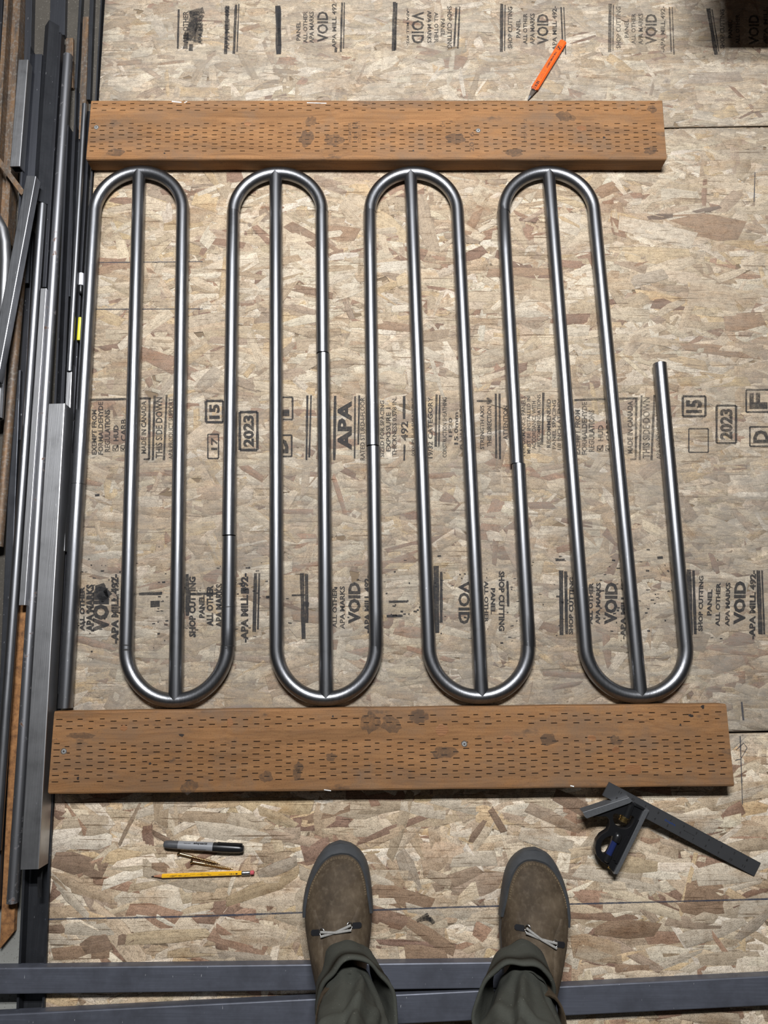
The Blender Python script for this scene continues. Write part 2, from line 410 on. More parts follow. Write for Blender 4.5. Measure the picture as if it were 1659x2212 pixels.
def strand_mesh(name, data, clip, edge=.00085):
    cx, cy, ang, L, W, z, c = data
    n = len(cx); px, py, X, Y = strand_rings(cx, cy, ang, L, W)
    k = 1 + edge*2/np.maximum(W, .003)[:, None]; kl = 1 + edge*2/L[:, None]
    c_, s_ = np.cos(ang)[:, None], np.sin(ang)[:, None]
    X2 = cx[:, None]+px*kl*c_-py*k*s_; Y2 = cy[:, None]+px*kl*s_+py*k*c_
    tl = RNG.normal(0, .0035, (n, 1)); tw = RNG.normal(0, .010, (n, 1))
    Z = z[:, None] + px*tl + py*tw
    Z = np.minimum(Z, -.00003)
    def fin(X, Y, Z):
        X = np.clip(X, clip[0], clip[1]); Y = np.clip(Y, clip[2], clip[3])
        return np.stack([X*ca - Y*sa, X*sa + Y*ca, Z], 2)
    top = fin(X, Y, Z); out = fin(X2, Y2, Z-.00045)
    V = np.concatenate([top, out], 1).reshape(-1, 3)
    b = (np.arange(n)*12)[:, None]
    hexa = b + np.arange(6)[None, ::-1]
    quads = np.stack([np.stack([b[:, 0]+i, b[:, 0]+(i+1) % 6, b[:, 0]+6+(i+1) % 6, b[:, 0]+6+i], 1) for i in range(6)], 1).reshape(-1, 4)
    quads = quads[:, ::1]
    me = bpy.data.meshes.new(name)
    me.vertices.add(len(V)); me.vertices.foreach_set('co', V.astype(np.float32).ravel())
    loops = np.concatenate([hexa.ravel(), quads.ravel()]).astype(np.int32)
    me.loops.add(len(loops)); me.loops.foreach_set('vertex_index', loops)
    tot = np.concatenate([np.full(n, 6), np.full(6*n, 4)]).astype(np.int32); st = np.concatenate([[0], np.cumsum(tot)[:-1]]).astype(np.int32)
    me.polygons.add(len(tot)); me.polygons.foreach_set('loop_start', st); me.polygons.foreach_set('loop_total', tot)
    me.update(calc_edges=True); me.validate()
    a = me.attributes.new('tint', 'FLOAT_COLOR', 'POINT')
    dk = RNG.uniform(.15, .70, (n, 1, 1))
    cc = np.concatenate([np.repeat(c[:, None, :], 6, 1), np.repeat(c[:, None, :]*.75*dk[:, :, :], 6, 1)], 1)
    cc = np.concatenate([cc, np.ones((n, 12, 1))], 2)
    a.data.foreach_set('color', np.clip(cc, 0, 1).astype(np.float32).ravel())
    a = me.attributes.new('grain', 'FLOAT_VECTOR', 'POINT')
    off = RNG.uniform(0, 50, (n, 1))
    G = np.stack([np.concatenate([px, px], 1), np.concatenate([py, py], 1)+off, np.repeat(off, 12, 1)], 2)
    a.data.foreach_set('vector', G.astype(np.float32).ravel())
    a = me.attributes.new('dirt', 'FLOAT', 'POINT')
    a.data.foreach_set('value', dirt_at(V[:, 0], V[:, 1]).astype(np.float32))
    me.materials.append(MAT['strand'])
    return me

boards = {}
cand = []
for nm, v0, v1 in BOARDS:
    c4 = [b2w(u, v) for u, v in ((U0, v0), (U1, v0), (U1, v1), (U0, v1))]
    vs = [(x, y, z) for z in (SLAB+.0002, -.0016) for x, y in c4]
    bo = obj('strand_board', vs, [(3, 2, 1, 0), (4, 5, 6, 7), (0, 1, 5, 4), (1, 2, 6, 5), (2, 3, 7, 6), (3, 0, 4, 7)], 'board_core', parent=floor)
    boards[nm] = bo
    y0, y1 = max(v0, VIEW[2]), min(v1, VIEW[3])
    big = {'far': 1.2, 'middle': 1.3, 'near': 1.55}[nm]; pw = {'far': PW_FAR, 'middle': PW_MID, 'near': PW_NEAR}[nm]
    area = (U1-.35-U0)*(y1-y0)
    n = int(area/(.046*.0125*big*big)*5.2)
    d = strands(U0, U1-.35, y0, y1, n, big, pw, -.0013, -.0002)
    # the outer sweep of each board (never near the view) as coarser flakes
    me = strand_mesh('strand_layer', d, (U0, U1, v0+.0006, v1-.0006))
    o = bpy.data.objects.new('strand_layer', me); COL.objects.link(o); o.parent = bo; o['kind'] = 'stuff'
    rest = []
    if v0 < y0: rest.append((v0, y0))
    if v1 > y1: rest.append((y1, v1))
    for a, b in rest:
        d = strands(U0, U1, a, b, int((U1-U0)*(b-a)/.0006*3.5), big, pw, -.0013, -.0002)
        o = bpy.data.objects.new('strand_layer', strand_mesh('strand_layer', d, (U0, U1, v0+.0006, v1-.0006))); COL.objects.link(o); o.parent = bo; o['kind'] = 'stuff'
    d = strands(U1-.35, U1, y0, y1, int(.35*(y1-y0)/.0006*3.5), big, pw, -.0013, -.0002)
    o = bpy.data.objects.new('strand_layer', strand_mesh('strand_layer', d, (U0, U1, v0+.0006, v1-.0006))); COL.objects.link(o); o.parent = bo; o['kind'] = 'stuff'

def big_strand(nm, u, v, ang, L, W, c, z=-.00012):
    d = tuple(np.array([q]) for q in (u, v, ang, L, W, z)) + (np.array([c]),)
    b = [q for q in BOARDS if q[0] == nm][0]
    o = bpy.data.objects.new('wood_strand', strand_mesh('wood_strand', d, (U0, U1, b[1]+.0006, b[2]-.0006))); COL.objects.link(o); o.parent = boards[nm]

def board_of(y): return 'far' if y > 1.094 else ('middle' if y > -.143 else 'near')
def strand_px(xa, ya, xb, yb, wpx, c):
    """strand seen in the photo from (xa,ya) to (xb,yb)"""
    a = at(xa, ya); b = at(xb, yb); m = (a+b)/2; d = b-a
    s = (at(xa, ya+1)-at(xa, ya)).length
    u = m.x*ca + m.y*sa; v = -m.x*sa + m.y*ca
    big_strand(board_of(m.y), u, v, math.atan2(d.y, d.x)-ALPHA, d.length, wpx*s, c)
BR = (.275, .185, .125); RB = (.325, .215, .138); LT = (.59, .50, .385); TN = (.50, .40, .285); YE = (.53, .41, .262); DK = (.18, .13, .10); GY = (.42, .345, .262)
HAND = [(618, 483, 752, 564, 30, BR), (690, 500, 775, 505, 34, RB), (1455, 480, 1605, 497, 52, RB), (1400, 470, 1455, 466, 13, DK), (1500, 458, 1555, 448, 9, DK),
 (738, 420, 800, 480, 70, TN), (800, 480, 865, 520, 70, YE), (905, 430, 935, 545, 30, (.40, .31, .22)), (1008, 505, 1040, 445, 18, RB), (1050, 590, 1190, 585, 18, RB), (615, 590, 690, 560, 48, LT),
 (600, 470, 640, 520, 44, TN), (1340, 485, 1500, 520, 40, LT), (1340, 548, 1490, 555, 36, YE), (1480, 630, 1640, 650, 60, TN), (1360, 610, 1440, 590, 26, GY), (1210, 475, 1270, 490, 46, LT),
 (1560, 700, 1650, 690, 40, RB), (1480, 750, 1640, 765, 22, RB), (215, 560, 330, 585, 12, RB), (200, 590, 300, 570, 18, RB), (500, 400, 560, 395, 14, LT), (425, 420, 480, 400, 9, LT),
 (630, 620, 720, 640, 16, BR), (800, 700, 900, 710, 20, RB), (860, 610, 905, 590, 26, YE), (1000, 640, 1080, 640, 22, TN), (1290, 420, 1330, 400, 26, RB), (1180, 420, 1260, 445, 12, YE),
 (110, 1860, 200, 1870, 46, BR), (190, 1875, 232, 1880, 42, BR), (105, 2060, 230, 2055, 30, RB), (170, 2050, 232, 2035, 40, BR), (150, 2005, 100, 2010, 22, BR), (100, 2030, 178, 2028, 24, LT), (105, 1890, 190, 1980, 20, LT),
 (255, 1830, 300, 1740, 8, (.34, .25, .17)), (130, 1780, 230, 1785, 44, TN), (370, 1880, 330, 1870, 24, RB), (430, 1790, 590, 1815, 40, LT), (330, 1800, 400, 1835, 12, BR), (560, 1890, 640, 1860, 30, GY),
 (260, 2030, 450, 2015, 28, YE), (255, 2030, 290, 2025, 24, BR), (360, 2060, 460, 2056, 20, YE), (470, 2062, 600, 2075, 22, GY), (60, 2090, 130, 2094, 18, TN),
 (880, 1990, 975, 2050, 34, RB), (870, 2060, 960, 2068, 40, RB), (800, 1925, 935, 1955, 42, RB), (930, 1920, 1035, 1880, 30, (.36, .26, .18)), (1015, 1820, 1045, 1775, 14, BR), (860, 1830, 900, 1920, 40, GY),
 (770, 1880, 870, 1920, 18, LT), (980, 1860, 1070, 1850, 40, LT), (880, 1960, 1030, 1975, 26, LT), (1285, 2000, 1425, 2015, 44, RB), (1475, 1920, 1560, 1935, 60, RB), (1460, 1960, 1560, 1965, 30, RB),
 (1290, 1865, 1420, 1872, 40, YE), (1330, 2095, 1400, 2098, 26, RB), (1470, 2035, 1610, 1990, 34, LT), (1410, 2095, 1520, 2050, 18, LT), (1500, 2075, 1640, 2070, 30, TN), (1590, 2030, 1659, 1970, 24, GY),
 (1240, 1880, 1420, 1910, 34, LT), (1200, 1720, 1290, 1760, 34, BR), (1060, 1750, 1090, 1800, 16, BR), (1130, 1800, 1240, 1830, 40, LT), (700, 1745, 820, 1760, 30, TN), (640, 1780, 760, 1740, 22, RB),
 (860, 1740, 960, 1760, 26, LT), (1400, 1760, 1560, 1790, 32, LT), (1480, 1820, 1600, 1850, 34, TN), (300, 1760, 380, 1730, 20, LT), (560, 1750, 640, 1785, 26, YE), (1550, 1730, 1650, 1700, 22, LT),
 (600, 1970, 650, 1990, 30, TN), (1240, 2050, 1320, 2075, 30, TN), (840, 2190, 900, 2200, 16, TN), (1480, 2195, 1600, 2205, 30, TN), (1290, 2195, 1380, 2190, 20, LT),
 (230, 140, 305, 133, 10, RB), (345, 138, 400, 132, 6, RB), (520, 65, 560, 55, 10, RB), (595, 152, 650, 157, 10, (.30, .22, .15)), (330, 30, 350, 75, 22, LT), (240, 175, 310, 180, 22, LT), (650, 195, 760, 170, 26, LT),
 (925, 130, 1010, 105, 16, (.36, .29, .20)), (1480, 110, 1550, 165, 10, LT), (1270, 200, 1310, 205, 30, LT), (1440, 170, 1600, 165, 22, (.40, .33, .26)), (1560, 195, 1640, 180, 26, TN),
 (330, 1160, 460, 1135, 26, YE), (205, 1115, 265, 1120, 24, LT), (190, 1130, 330, 1140, 14, (.42, .31, .20)), (330, 880, 400, 780, 12, GY), (425, 845, 470, 800, 30, GY), (1000, 1000, 1060, 980, 30, LT), (640, 800, 690, 770, 24, TN), (630, 1330, 700, 1335, 26, RB)]
for h in HAND: strand_px(*h)
nh = len(HAND)
grid = [(i+.5, j+.5) for i in range(20) for j in range(24)]; random.shuffle(grid)
cnt = 0
for gi, gj in grid:
    if cnt >= 296-nh: break
    u = U0 + .05 + gi/20*1.36 + random.uniform(-.02, .02); v = -.56 + gj/24*1.95 + random.uniform(-.03, .03)
    x, y = b2w(u, v); nm = board_of(y)
    big = 1.25 if nm == 'near' else .95
    pw = {'far': PW_FAR, 'middle': PW_MID, 'near': PW_NEAR}[nm]
    c = PAL[RNG.choice(len(PAL), p=pw/pw.sum())]*random.uniform(.88, 1.1)
    big_strand(nm, u, v, random.gauss(0, .3) if random.random() < .75 else random.uniform(-1.5, 1.5), random.uniform(.055, .11)*big, random.uniform(.014, .030)*big, c, -.00014 + random.uniform(-.00004, .00004))
    cnt += 1

# ------------------------------------------------------------------ printing and pencil lines on the boards
ZI = 0.00022
def quad_px(mb_, x0, y0, x1, y1, wpx, z=ZI):
    """flat stroke from pixel to pixel"""
    a = at(x0, y0, z); b = at(x1, y1, z); d = (b-a).normalized(); p = Vector((-d.y, d.x, 0))*(wpx*.00045)
    k = 7 if (b-a).length > .03 else 2
    pts = []
    for i in range(k):
        q = a.lerp(b, i/(k-1)); ww = random.uniform(.8, 1.15)
        pts += [q+p*ww, q-p*ww]
    mb_.add(pts, [(2*i, 2*i+1, 2*i+3, 2*i+2) for i in range(k-1)])
def text_px(mb_, s, x0, x1, ya, yb, weight=.012, slant=0.0):
    """a printed line running from ya to yb down or up the photo, cap tops at x0, baseline at x1"""
    v, f = text_geo(s, weight)
    out = []
    for u, c in v:
        out.append(at(x1 + (x0-x1)*c + slant*u, ya + (yb-ya)*u, ZI))
    mb_.add(out, f)
def lines(mb_, *ls):
    for l in ls: quad_px(mb_, *l)
def stamp(board, mat, fn):
    m = MB(); fn(m); m.build('ink_stamp', mat, boards[board])

def void_stamp(m, x, y0, y1, parts, k=1.0, sl=0.0, wt=.016):
    """shop cutting stamp: parts (text, x_cap, x_base, frac_start, frac_end) on a strip y0 (bottom) .. y1 (top)"""
    for s, xa, xb, fa, fb in parts:
        text_px(m, s, x+xa*k, x+xb*k, y0+(y1-y0)*fa, y0+(y1-y0)*fb, wt, sl)
# far board, left to right
def f(m):
    lines(m, (487, 117, 491, 12, 8), (505, 116, 510, 10, 7), (512, 112, 516, 8, 3), (386, 20, 384, 105, 5), (413, 95, 412, 110, 10))
    void_stamp(m, 0, 115, 8, [('ALL OTHER', 395, 407, .2, .85), ('APA MARKS', 428, 437, .18, .85), ('APA MILL 492', 485, 496, .08, .95)])
stamp('far', 'ink_worn', f)
def f(m):
    lines(m, (403, 85, 430, 30, 26), (412, 88, 420, 24, 22), (408, 30, 440, 22, 18), (425, 92, 432, 50, 20), (400, 105, 404, 70, 12))
stamp('far', 'ink_smear', f)
def f(m): lines(m, (602, 117, 600, 12, 13), (604, 100, 603, 15, 9))
stamp('far', 'ink_black', f)
def f(m):
    void_stamp(m, 0, 115, 5, [('PANEL', 640, 649, .25, .62), ('ALL OTHER', 655, 664, .2, .82), ('APA MARKS', 668, 678, .2, .82), ('VOID', 685, 709, .22, .82), ('APA MILL 492', 717, 727, .10, .98)])
    lines(m, (736, 112, 739, 5, 5), (742, 105, 744, 5, 3), (725, 113, 726, 103, 7))
stamp('far', 'ink_worn', f)
def f(m):
    lines(m, (850, 110, 852, 4, 8), (854, 108, 857, 6, 4), (981, 100, 986, 15, 5), (989, 105, 993, 14, 4))
    void_stamp(m, 0, 8, 108, [('VOID', 916, 889, .17, .86), ('APA MARKS', 932, 923, .15, .85), ('ALL OTHER', 947, 938, .18, .84), ('PANEL', 961, 952, .32, .70), ('SHOP CUTTING', 976, 966, .05, .96)])
    void_stamp(m, 0, 8, 108, [('-APA MILL 492-', 884, 878, .1, .9)])
stamp('far', 'ink_worn', f)
def cpart(m, x):
    void_stamp(m, x, 113, 8, [('SHOP CUTTING', 15, 25, .08, .94), ('PANEL', 33, 42, .30, .68), ('ALL OTHER', 48, 57, .17, .80), ('APA MARKS', 63, 73, .16, .80), ('VOID', 78, 103, .16, .79), ('-APA MILL 492-', 111, 121, .0, .95)])
    lines(m, (x+1, 112, x+2, 8, 8), (x+8, 110, x+9, 10, 3), (x+134, 112, x+130, 15, 4), (x+140, 118, x+136, 15, 3))
def f(m): cpart(m, 1082)
stamp('far', 'ink_worn', f)
def f(m): cpart(m, 1316)
stamp('far', 'ink_faded', f)
def f(m):
    lines(m, (1547, 118, 1530, 18, 10), (1553, 112, 1538, 20, 3))
    void_stamp(m, 1537, 113, 10, [('SHOP CUTTING', 18, 28, .08, .9), ('PANEL', 36, 45, .30, .68), ('ALL OTHER', 52, 61, .17, .80), ('VOID', 80, 103, .16, .79), ('-APA MILL', 112, 121, .12, .95)])
stamp('far', 'ink_worn', f)

# middle board, grade stamp row (twice across)
def grade(m, kx, x0, full=True):
    X = lambda x: x0 + (x-200)*kx
    T = lambda s, a, b, ya, yb, wt=.012, sl=0: text_px(m, s, X(a), X(b), ya, yb, wt, sl)
    T('EXEMPT FROM', 198, 209, 982, 885, .02); T('FORMALDEHYDE', 212, 223, 982, 868, .02); T('REGULATIONS', 226, 238, 976, 885, .02)
    T('HUD', 245, 256, 953, 918, .022); T('CARB', 261, 273, 953, 905, .02)
    lines(m, (X(197), 864, X(326), 860, 5), (X(322), 992, X(323), 860, 5), (X(310), 992, X(323), 992, 4))
    for yy, xx in ((974, 244), (974, 261)):
        lines(m, (X(xx), yy, X(xx+11), yy, 2), (X(xx), yy-11, X(xx+11), yy-11, 2), (X(xx), yy, X(xx), yy-11, 2), (X(xx+11), yy, X(xx+11), yy-11, 2), (X(xx+2), yy-7, X(xx+5), yy-2, 3), (X(xx+5), yy-2, X(xx+11), yy-13, 3))
    T('MADE IN CANADA', 305, 316, 980, 866, .018)
    lines(m, (X(330), 994, X(334), 854, 5), (X(354), 994, X(360), 853, 5))
    T('THIS SIDE DOWN', 336, 351, 990, 858, .014); T('APA PRODUCT SUPPORT', 364, 374, 992, 860, .01)
def f(m): grade(m, 1.0, 200)
stamp('middle', 'ink_worn', f)
def f(m): grade(m, 1.06, 1244)
stamp('middle', 'ink_faded', f)
def framed(m, s, x0, y0, x1, y1, wt=.03, lw=6, pad=4):
    lines(m, (x0, y0, x1, y0, lw), (x0, y1, x1, y1, lw), (x0, y0, x0, y1, lw), (x1, y0, x1, y1, lw))
    if s: text_px(m, s, x0+pad+3, x1-pad-3, y1-pad-3, y0+pad+3, wt)
def f(m):
    framed(m, '15', 445, 866, 482, 912); framed(m, '', 449, 938, 472, 990, lw=3); text_px(m, '17', 456, 470, 972, 945, .02)
    framed(m, '2023', 518, 890, 556, 972); framed(m, 'F', 584, 858, 632, 906, lw=4); framed(m, 'D', 584, 940, 630, 986, lw=4)
stamp('middle', 'ink_black', f)
def f(m):
    framed(m, '15', 1475, 856, 1524, 899, lw=5); framed(m, '', 1488, 926, 1530, 977, lw=3)
    framed(m, '2023', 1548, 876, 1590, 957, lw=5); framed(m, 'F', 1612, 842, 1665, 890, lw=4); framed(m, 'D', 1620, 922, 1668, 964, lw=4)
stamp('middle', 'ink_worn', f)
def f(m):
    lines(m, (662, 994, 664, 854, 5), (668, 988, 672, 854, 4), (722, 994, 724, 855, 6), (766, 990, 767, 856, 4), (774, 960, 776, 854, 4), (873, 905, 873, 855, 6), (873, 995, 874, 960, 4))
    text_px(m, 'APA', 729, 760, 972, 866, .03)
stamp('middle', 'ink_black', f)
def f(m):
    text_px(m, 'RATED STURD-I-FLOOR', 778, 788, 994, 858, .014)
    text_px(m, 'SIZED FOR SPACING', 821, 830, 987, 865, .014); text_px(m, 'EXPOSURE 1', 834, 844, 975, 880, .016); text_px(m, 'THICKNESS 0.578 IN.', 847, 857, 985, 858, .012)
    text_px(m, '492', 866, 882, 952, 910, .018); text_px(m, '0000 PS 2-18 SHEATHING', 889, 896, 985, 860, .01)
    text_px(m, '19/32 CATEGORY', 924, 935, 990, 857, .016); lines(m, (941, 965, 943, 852, 5), (948, 965, 950, 853, 4))
    text_px(m, 'CONSTRUCTION SHEATHING', 956, 965, 988, 858, .012); text_px(m, '1F20', 969, 977, 944, 902, .016); text_px(m, '15.0mm', 981, 990, 960, 890, .02); text_px(m, 'PS 2-10 EXPOSURE', 993, 1000, 970, 875, .014)
    text_px(m, 'STRENGTH AXIS', 1037, 1046, 970, 876, .014); text_px(m, 'THIS DIRECTION', 1052, 1062, 965, 877, .018)
    lines(m, (1030, 866, 1058, 866, 5), (1052, 860, 1062, 866, 5), (1052, 872, 1062, 866, 5), (1072, 990, 1071, 850, 5), (1080, 992, 1079, 850, 5))
    text_px(m, 'ATTENTION', 1087, 1097, 950, 876, .02)
    text_px(m, 'PERFORMANCE PANELS', 1126, 1135, 985, 856, .01); text_px(m, 'MUST BE INSTALLED IN', 1138, 1146, 980, 856, .01); text_px(m, 'ACCORDANCE WITH', 1149, 1158, 970, 866, .01); text_px(m, 'RECOMMENDATIONS', 1160, 1168, 965, 852, .01)
    lines(m, (1171, 960, 1174, 848, 5))
    text_px(m, 'RECOMMENDED', 1181, 1190, 967, 862, .016); text_px(m, 'PANEL SPACING', 1193, 1201, 970, 864, .012); text_px(m, '1/8 INCH AT ENDS', 1204, 1212, 972, 860, .012)
stamp('middle', 'ink_worn', f)

# middle board, near edge: shop cutting stamps
def f(m):
    void_stamp(m, 0, 1390, 1240, [('ALL OTHER', 172, 183, .18, .82), ('APA MARKS', 186, 203, .17, .85), ('VOID', 200, 236, .17, .82), ('-APA MILL 492-', 240, 257, .0, 1.0)], wt=.036)
    void_stamp(m, 0, 1385, 1238, [('SHOP CUTTING', 408, 423, .06, .95), ('PANEL', 430, 442, .34, .68), ('ALL OTHER', 446, 461, .22, .82), ('APA MARKS', 466, 481, .2, .84), ('-APA MILL 492-', 520, 537, -.02, 1.0)], wt=.034)
    lines(m, (549, 1365, 552, 1238, 7), (557, 1360, 560, 1238, 4))
stamp('middle', 'ink_black', f)
def f(m):
    lines(m, (656, 1380, 652, 1238, 9), (663, 1345, 662, 1240, 7), (660, 1310, 662, 1300, 14), (405, 1330, 404, 1240, 8), (225, 1300, 215, 1262, 22), (215, 1295, 235, 1275, 20))
    void_stamp(m, 0, 1385, 1240, [('ALL OTHER', 718, 728, .2, .8), ('APA MARKS', 734, 745, .18, .82)], wt=.018)
    void_stamp(m, 0, 1385, 1240, [('VOID', 752, 779, .26, .88), ('-APA MILL 492-', 787, 800, .12, .98)], wt=.03)
stamp('middle', 'ink_black', f)
def f(m):
    lines(m, (944, 1367, 942, 1222, 11), (953, 1345, 953, 1235, 6))
    void_stamp(m, 0, 1225, 1375, [('VOID', 1015, 990, .2, .82), ('APA MARKS', 1040, 1030, .2, .8), ('ALL OTHER', 1055, 1046, .2, .8)], wt=.022)
    void_stamp(m, 0, 1225, 1375, [('PANEL', 1070, 1060, .3, .68), ('SHOP CUTTING', 1090, 1077, .06, .92)], wt=.03)
    lines(m, (1098, 1310, 1096, 1255, 5))
stamp('middle', 'ink_black', f)
def f(m):
    lines(m, (1213, 1372, 1212, 1232, 9), (1224, 1370, 1222, 1234, 6), (1492, 1372, 1488, 1230, 10), (1502, 1370, 1498, 1232, 6))
    void_stamp(m, 0, 1378, 1232, [('SHOP CUTTING', 1228, 1238, .05, .9), ('ALL OTHER', 1270, 1280, .2, .82), ('APA MARKS', 1286, 1296, .2, .82), ('VOID', 1305, 1333, .2, .82), ('-APA MILL 492-', 1340, 1352, -.02, .95)], sl=2, wt=.030)
    void_stamp(m, 0, 1378, 1232, [('SHOP CUTTING', 1508, 1518, .1, .92), ('PANEL', 1527, 1537, .33, .72), ('ALL OTHER', 1545, 1555, .17, .82), ('APA MARKS', 1566, 1576, .17, .82), ('VOID', 1584, 1610, .2, .84), ('-APA MILL 492-', 1618, 1632, -.02, 1.0)], sl=2, wt=.030)
    lines(m, (1643, 1370, 1638, 1232, 9), (1651, 1370, 1646, 1232, 4))
stamp('middle', 'ink_black', f)
# black ink spatter along that row
m = MB()
for i in range(330):
    cx = random.choice([random.gauss(210, 40), random.gauss(350, 80), random.gauss(520, 60), random.gauss(830, 60), random.gauss(1050, 90), random.gauss(1240, 60), random.gauss(1420, 60)])
    cy = random.choice([random.gauss(1282, 25), random.gauss(1245, 30), random.gauss(1350, 30)])
    if 165 < cx < 1655: quad_px(m, cx, cy, cx+random.uniform(1, 8), cy+random.uniform(-1, 1), random.uniform(1.2, 4))
for (x, y, L, w_) in ((300, 1283, 50, 6), (325, 1305, 20, 12), (410, 1283, 60, 5), (575, 1290, 20, 5), (630, 1286, 30, 4), (840, 1300, 40, 5), (835, 1331, 35, 5), (520, 1278, 18, 10), (205, 1070, 10, 5), (1200, 1210, 20, 5), (1420, 1205, 12, 6)):
    quad_px(m, x, y, x+L, y-1, w_)
o = m.build('ink_spatter', 'ink_black', boards['middle']); o['kind'] = 'stuff'
# pencil and chalk lines
def pline(board, mat, *seg):
    m = MB(); lines(m, *seg); m.build('pencil_line', mat, boards[board])
pline('middle', 'pencil_line_grey', (214, 567, 438, 565, 2.6)); pline('middle', 'pencil_line_grey', (206, 668, 438, 667, 2.6))
pline('near', 'blue_chalk', (97, 1986, 420, 1979.5, 3), (420, 1979.5, 1000, 1959, 3), (1000, 1959, 1659, 1942, 3))
pline('near', 'pencil_line_grey', (1599, 1590, 1604, 1738, 2))
pline('middle', 'pencil_line_grey', (1602, 1516, 1606, 1556, 4)); pline('middle', 'pencil_line_grey', (1631, 372, 1629, 435, 2.2))
pline('near', 'pencil_line_grey', (1590, 1620, 1606, 1605, 1.5), (1606, 1605, 1614, 1615, 1.5), (1614, 1615, 1600, 1640, 1.5), (1600, 1640, 1588, 1642, 1.5))
m = MB()
for k in range(5): quad_px(m, 900+k*7, 1990-k*2, 925+k*3, 1975+k*5, 7)
m.build('chalk_smudge', 'ink_faded', boards['near'])

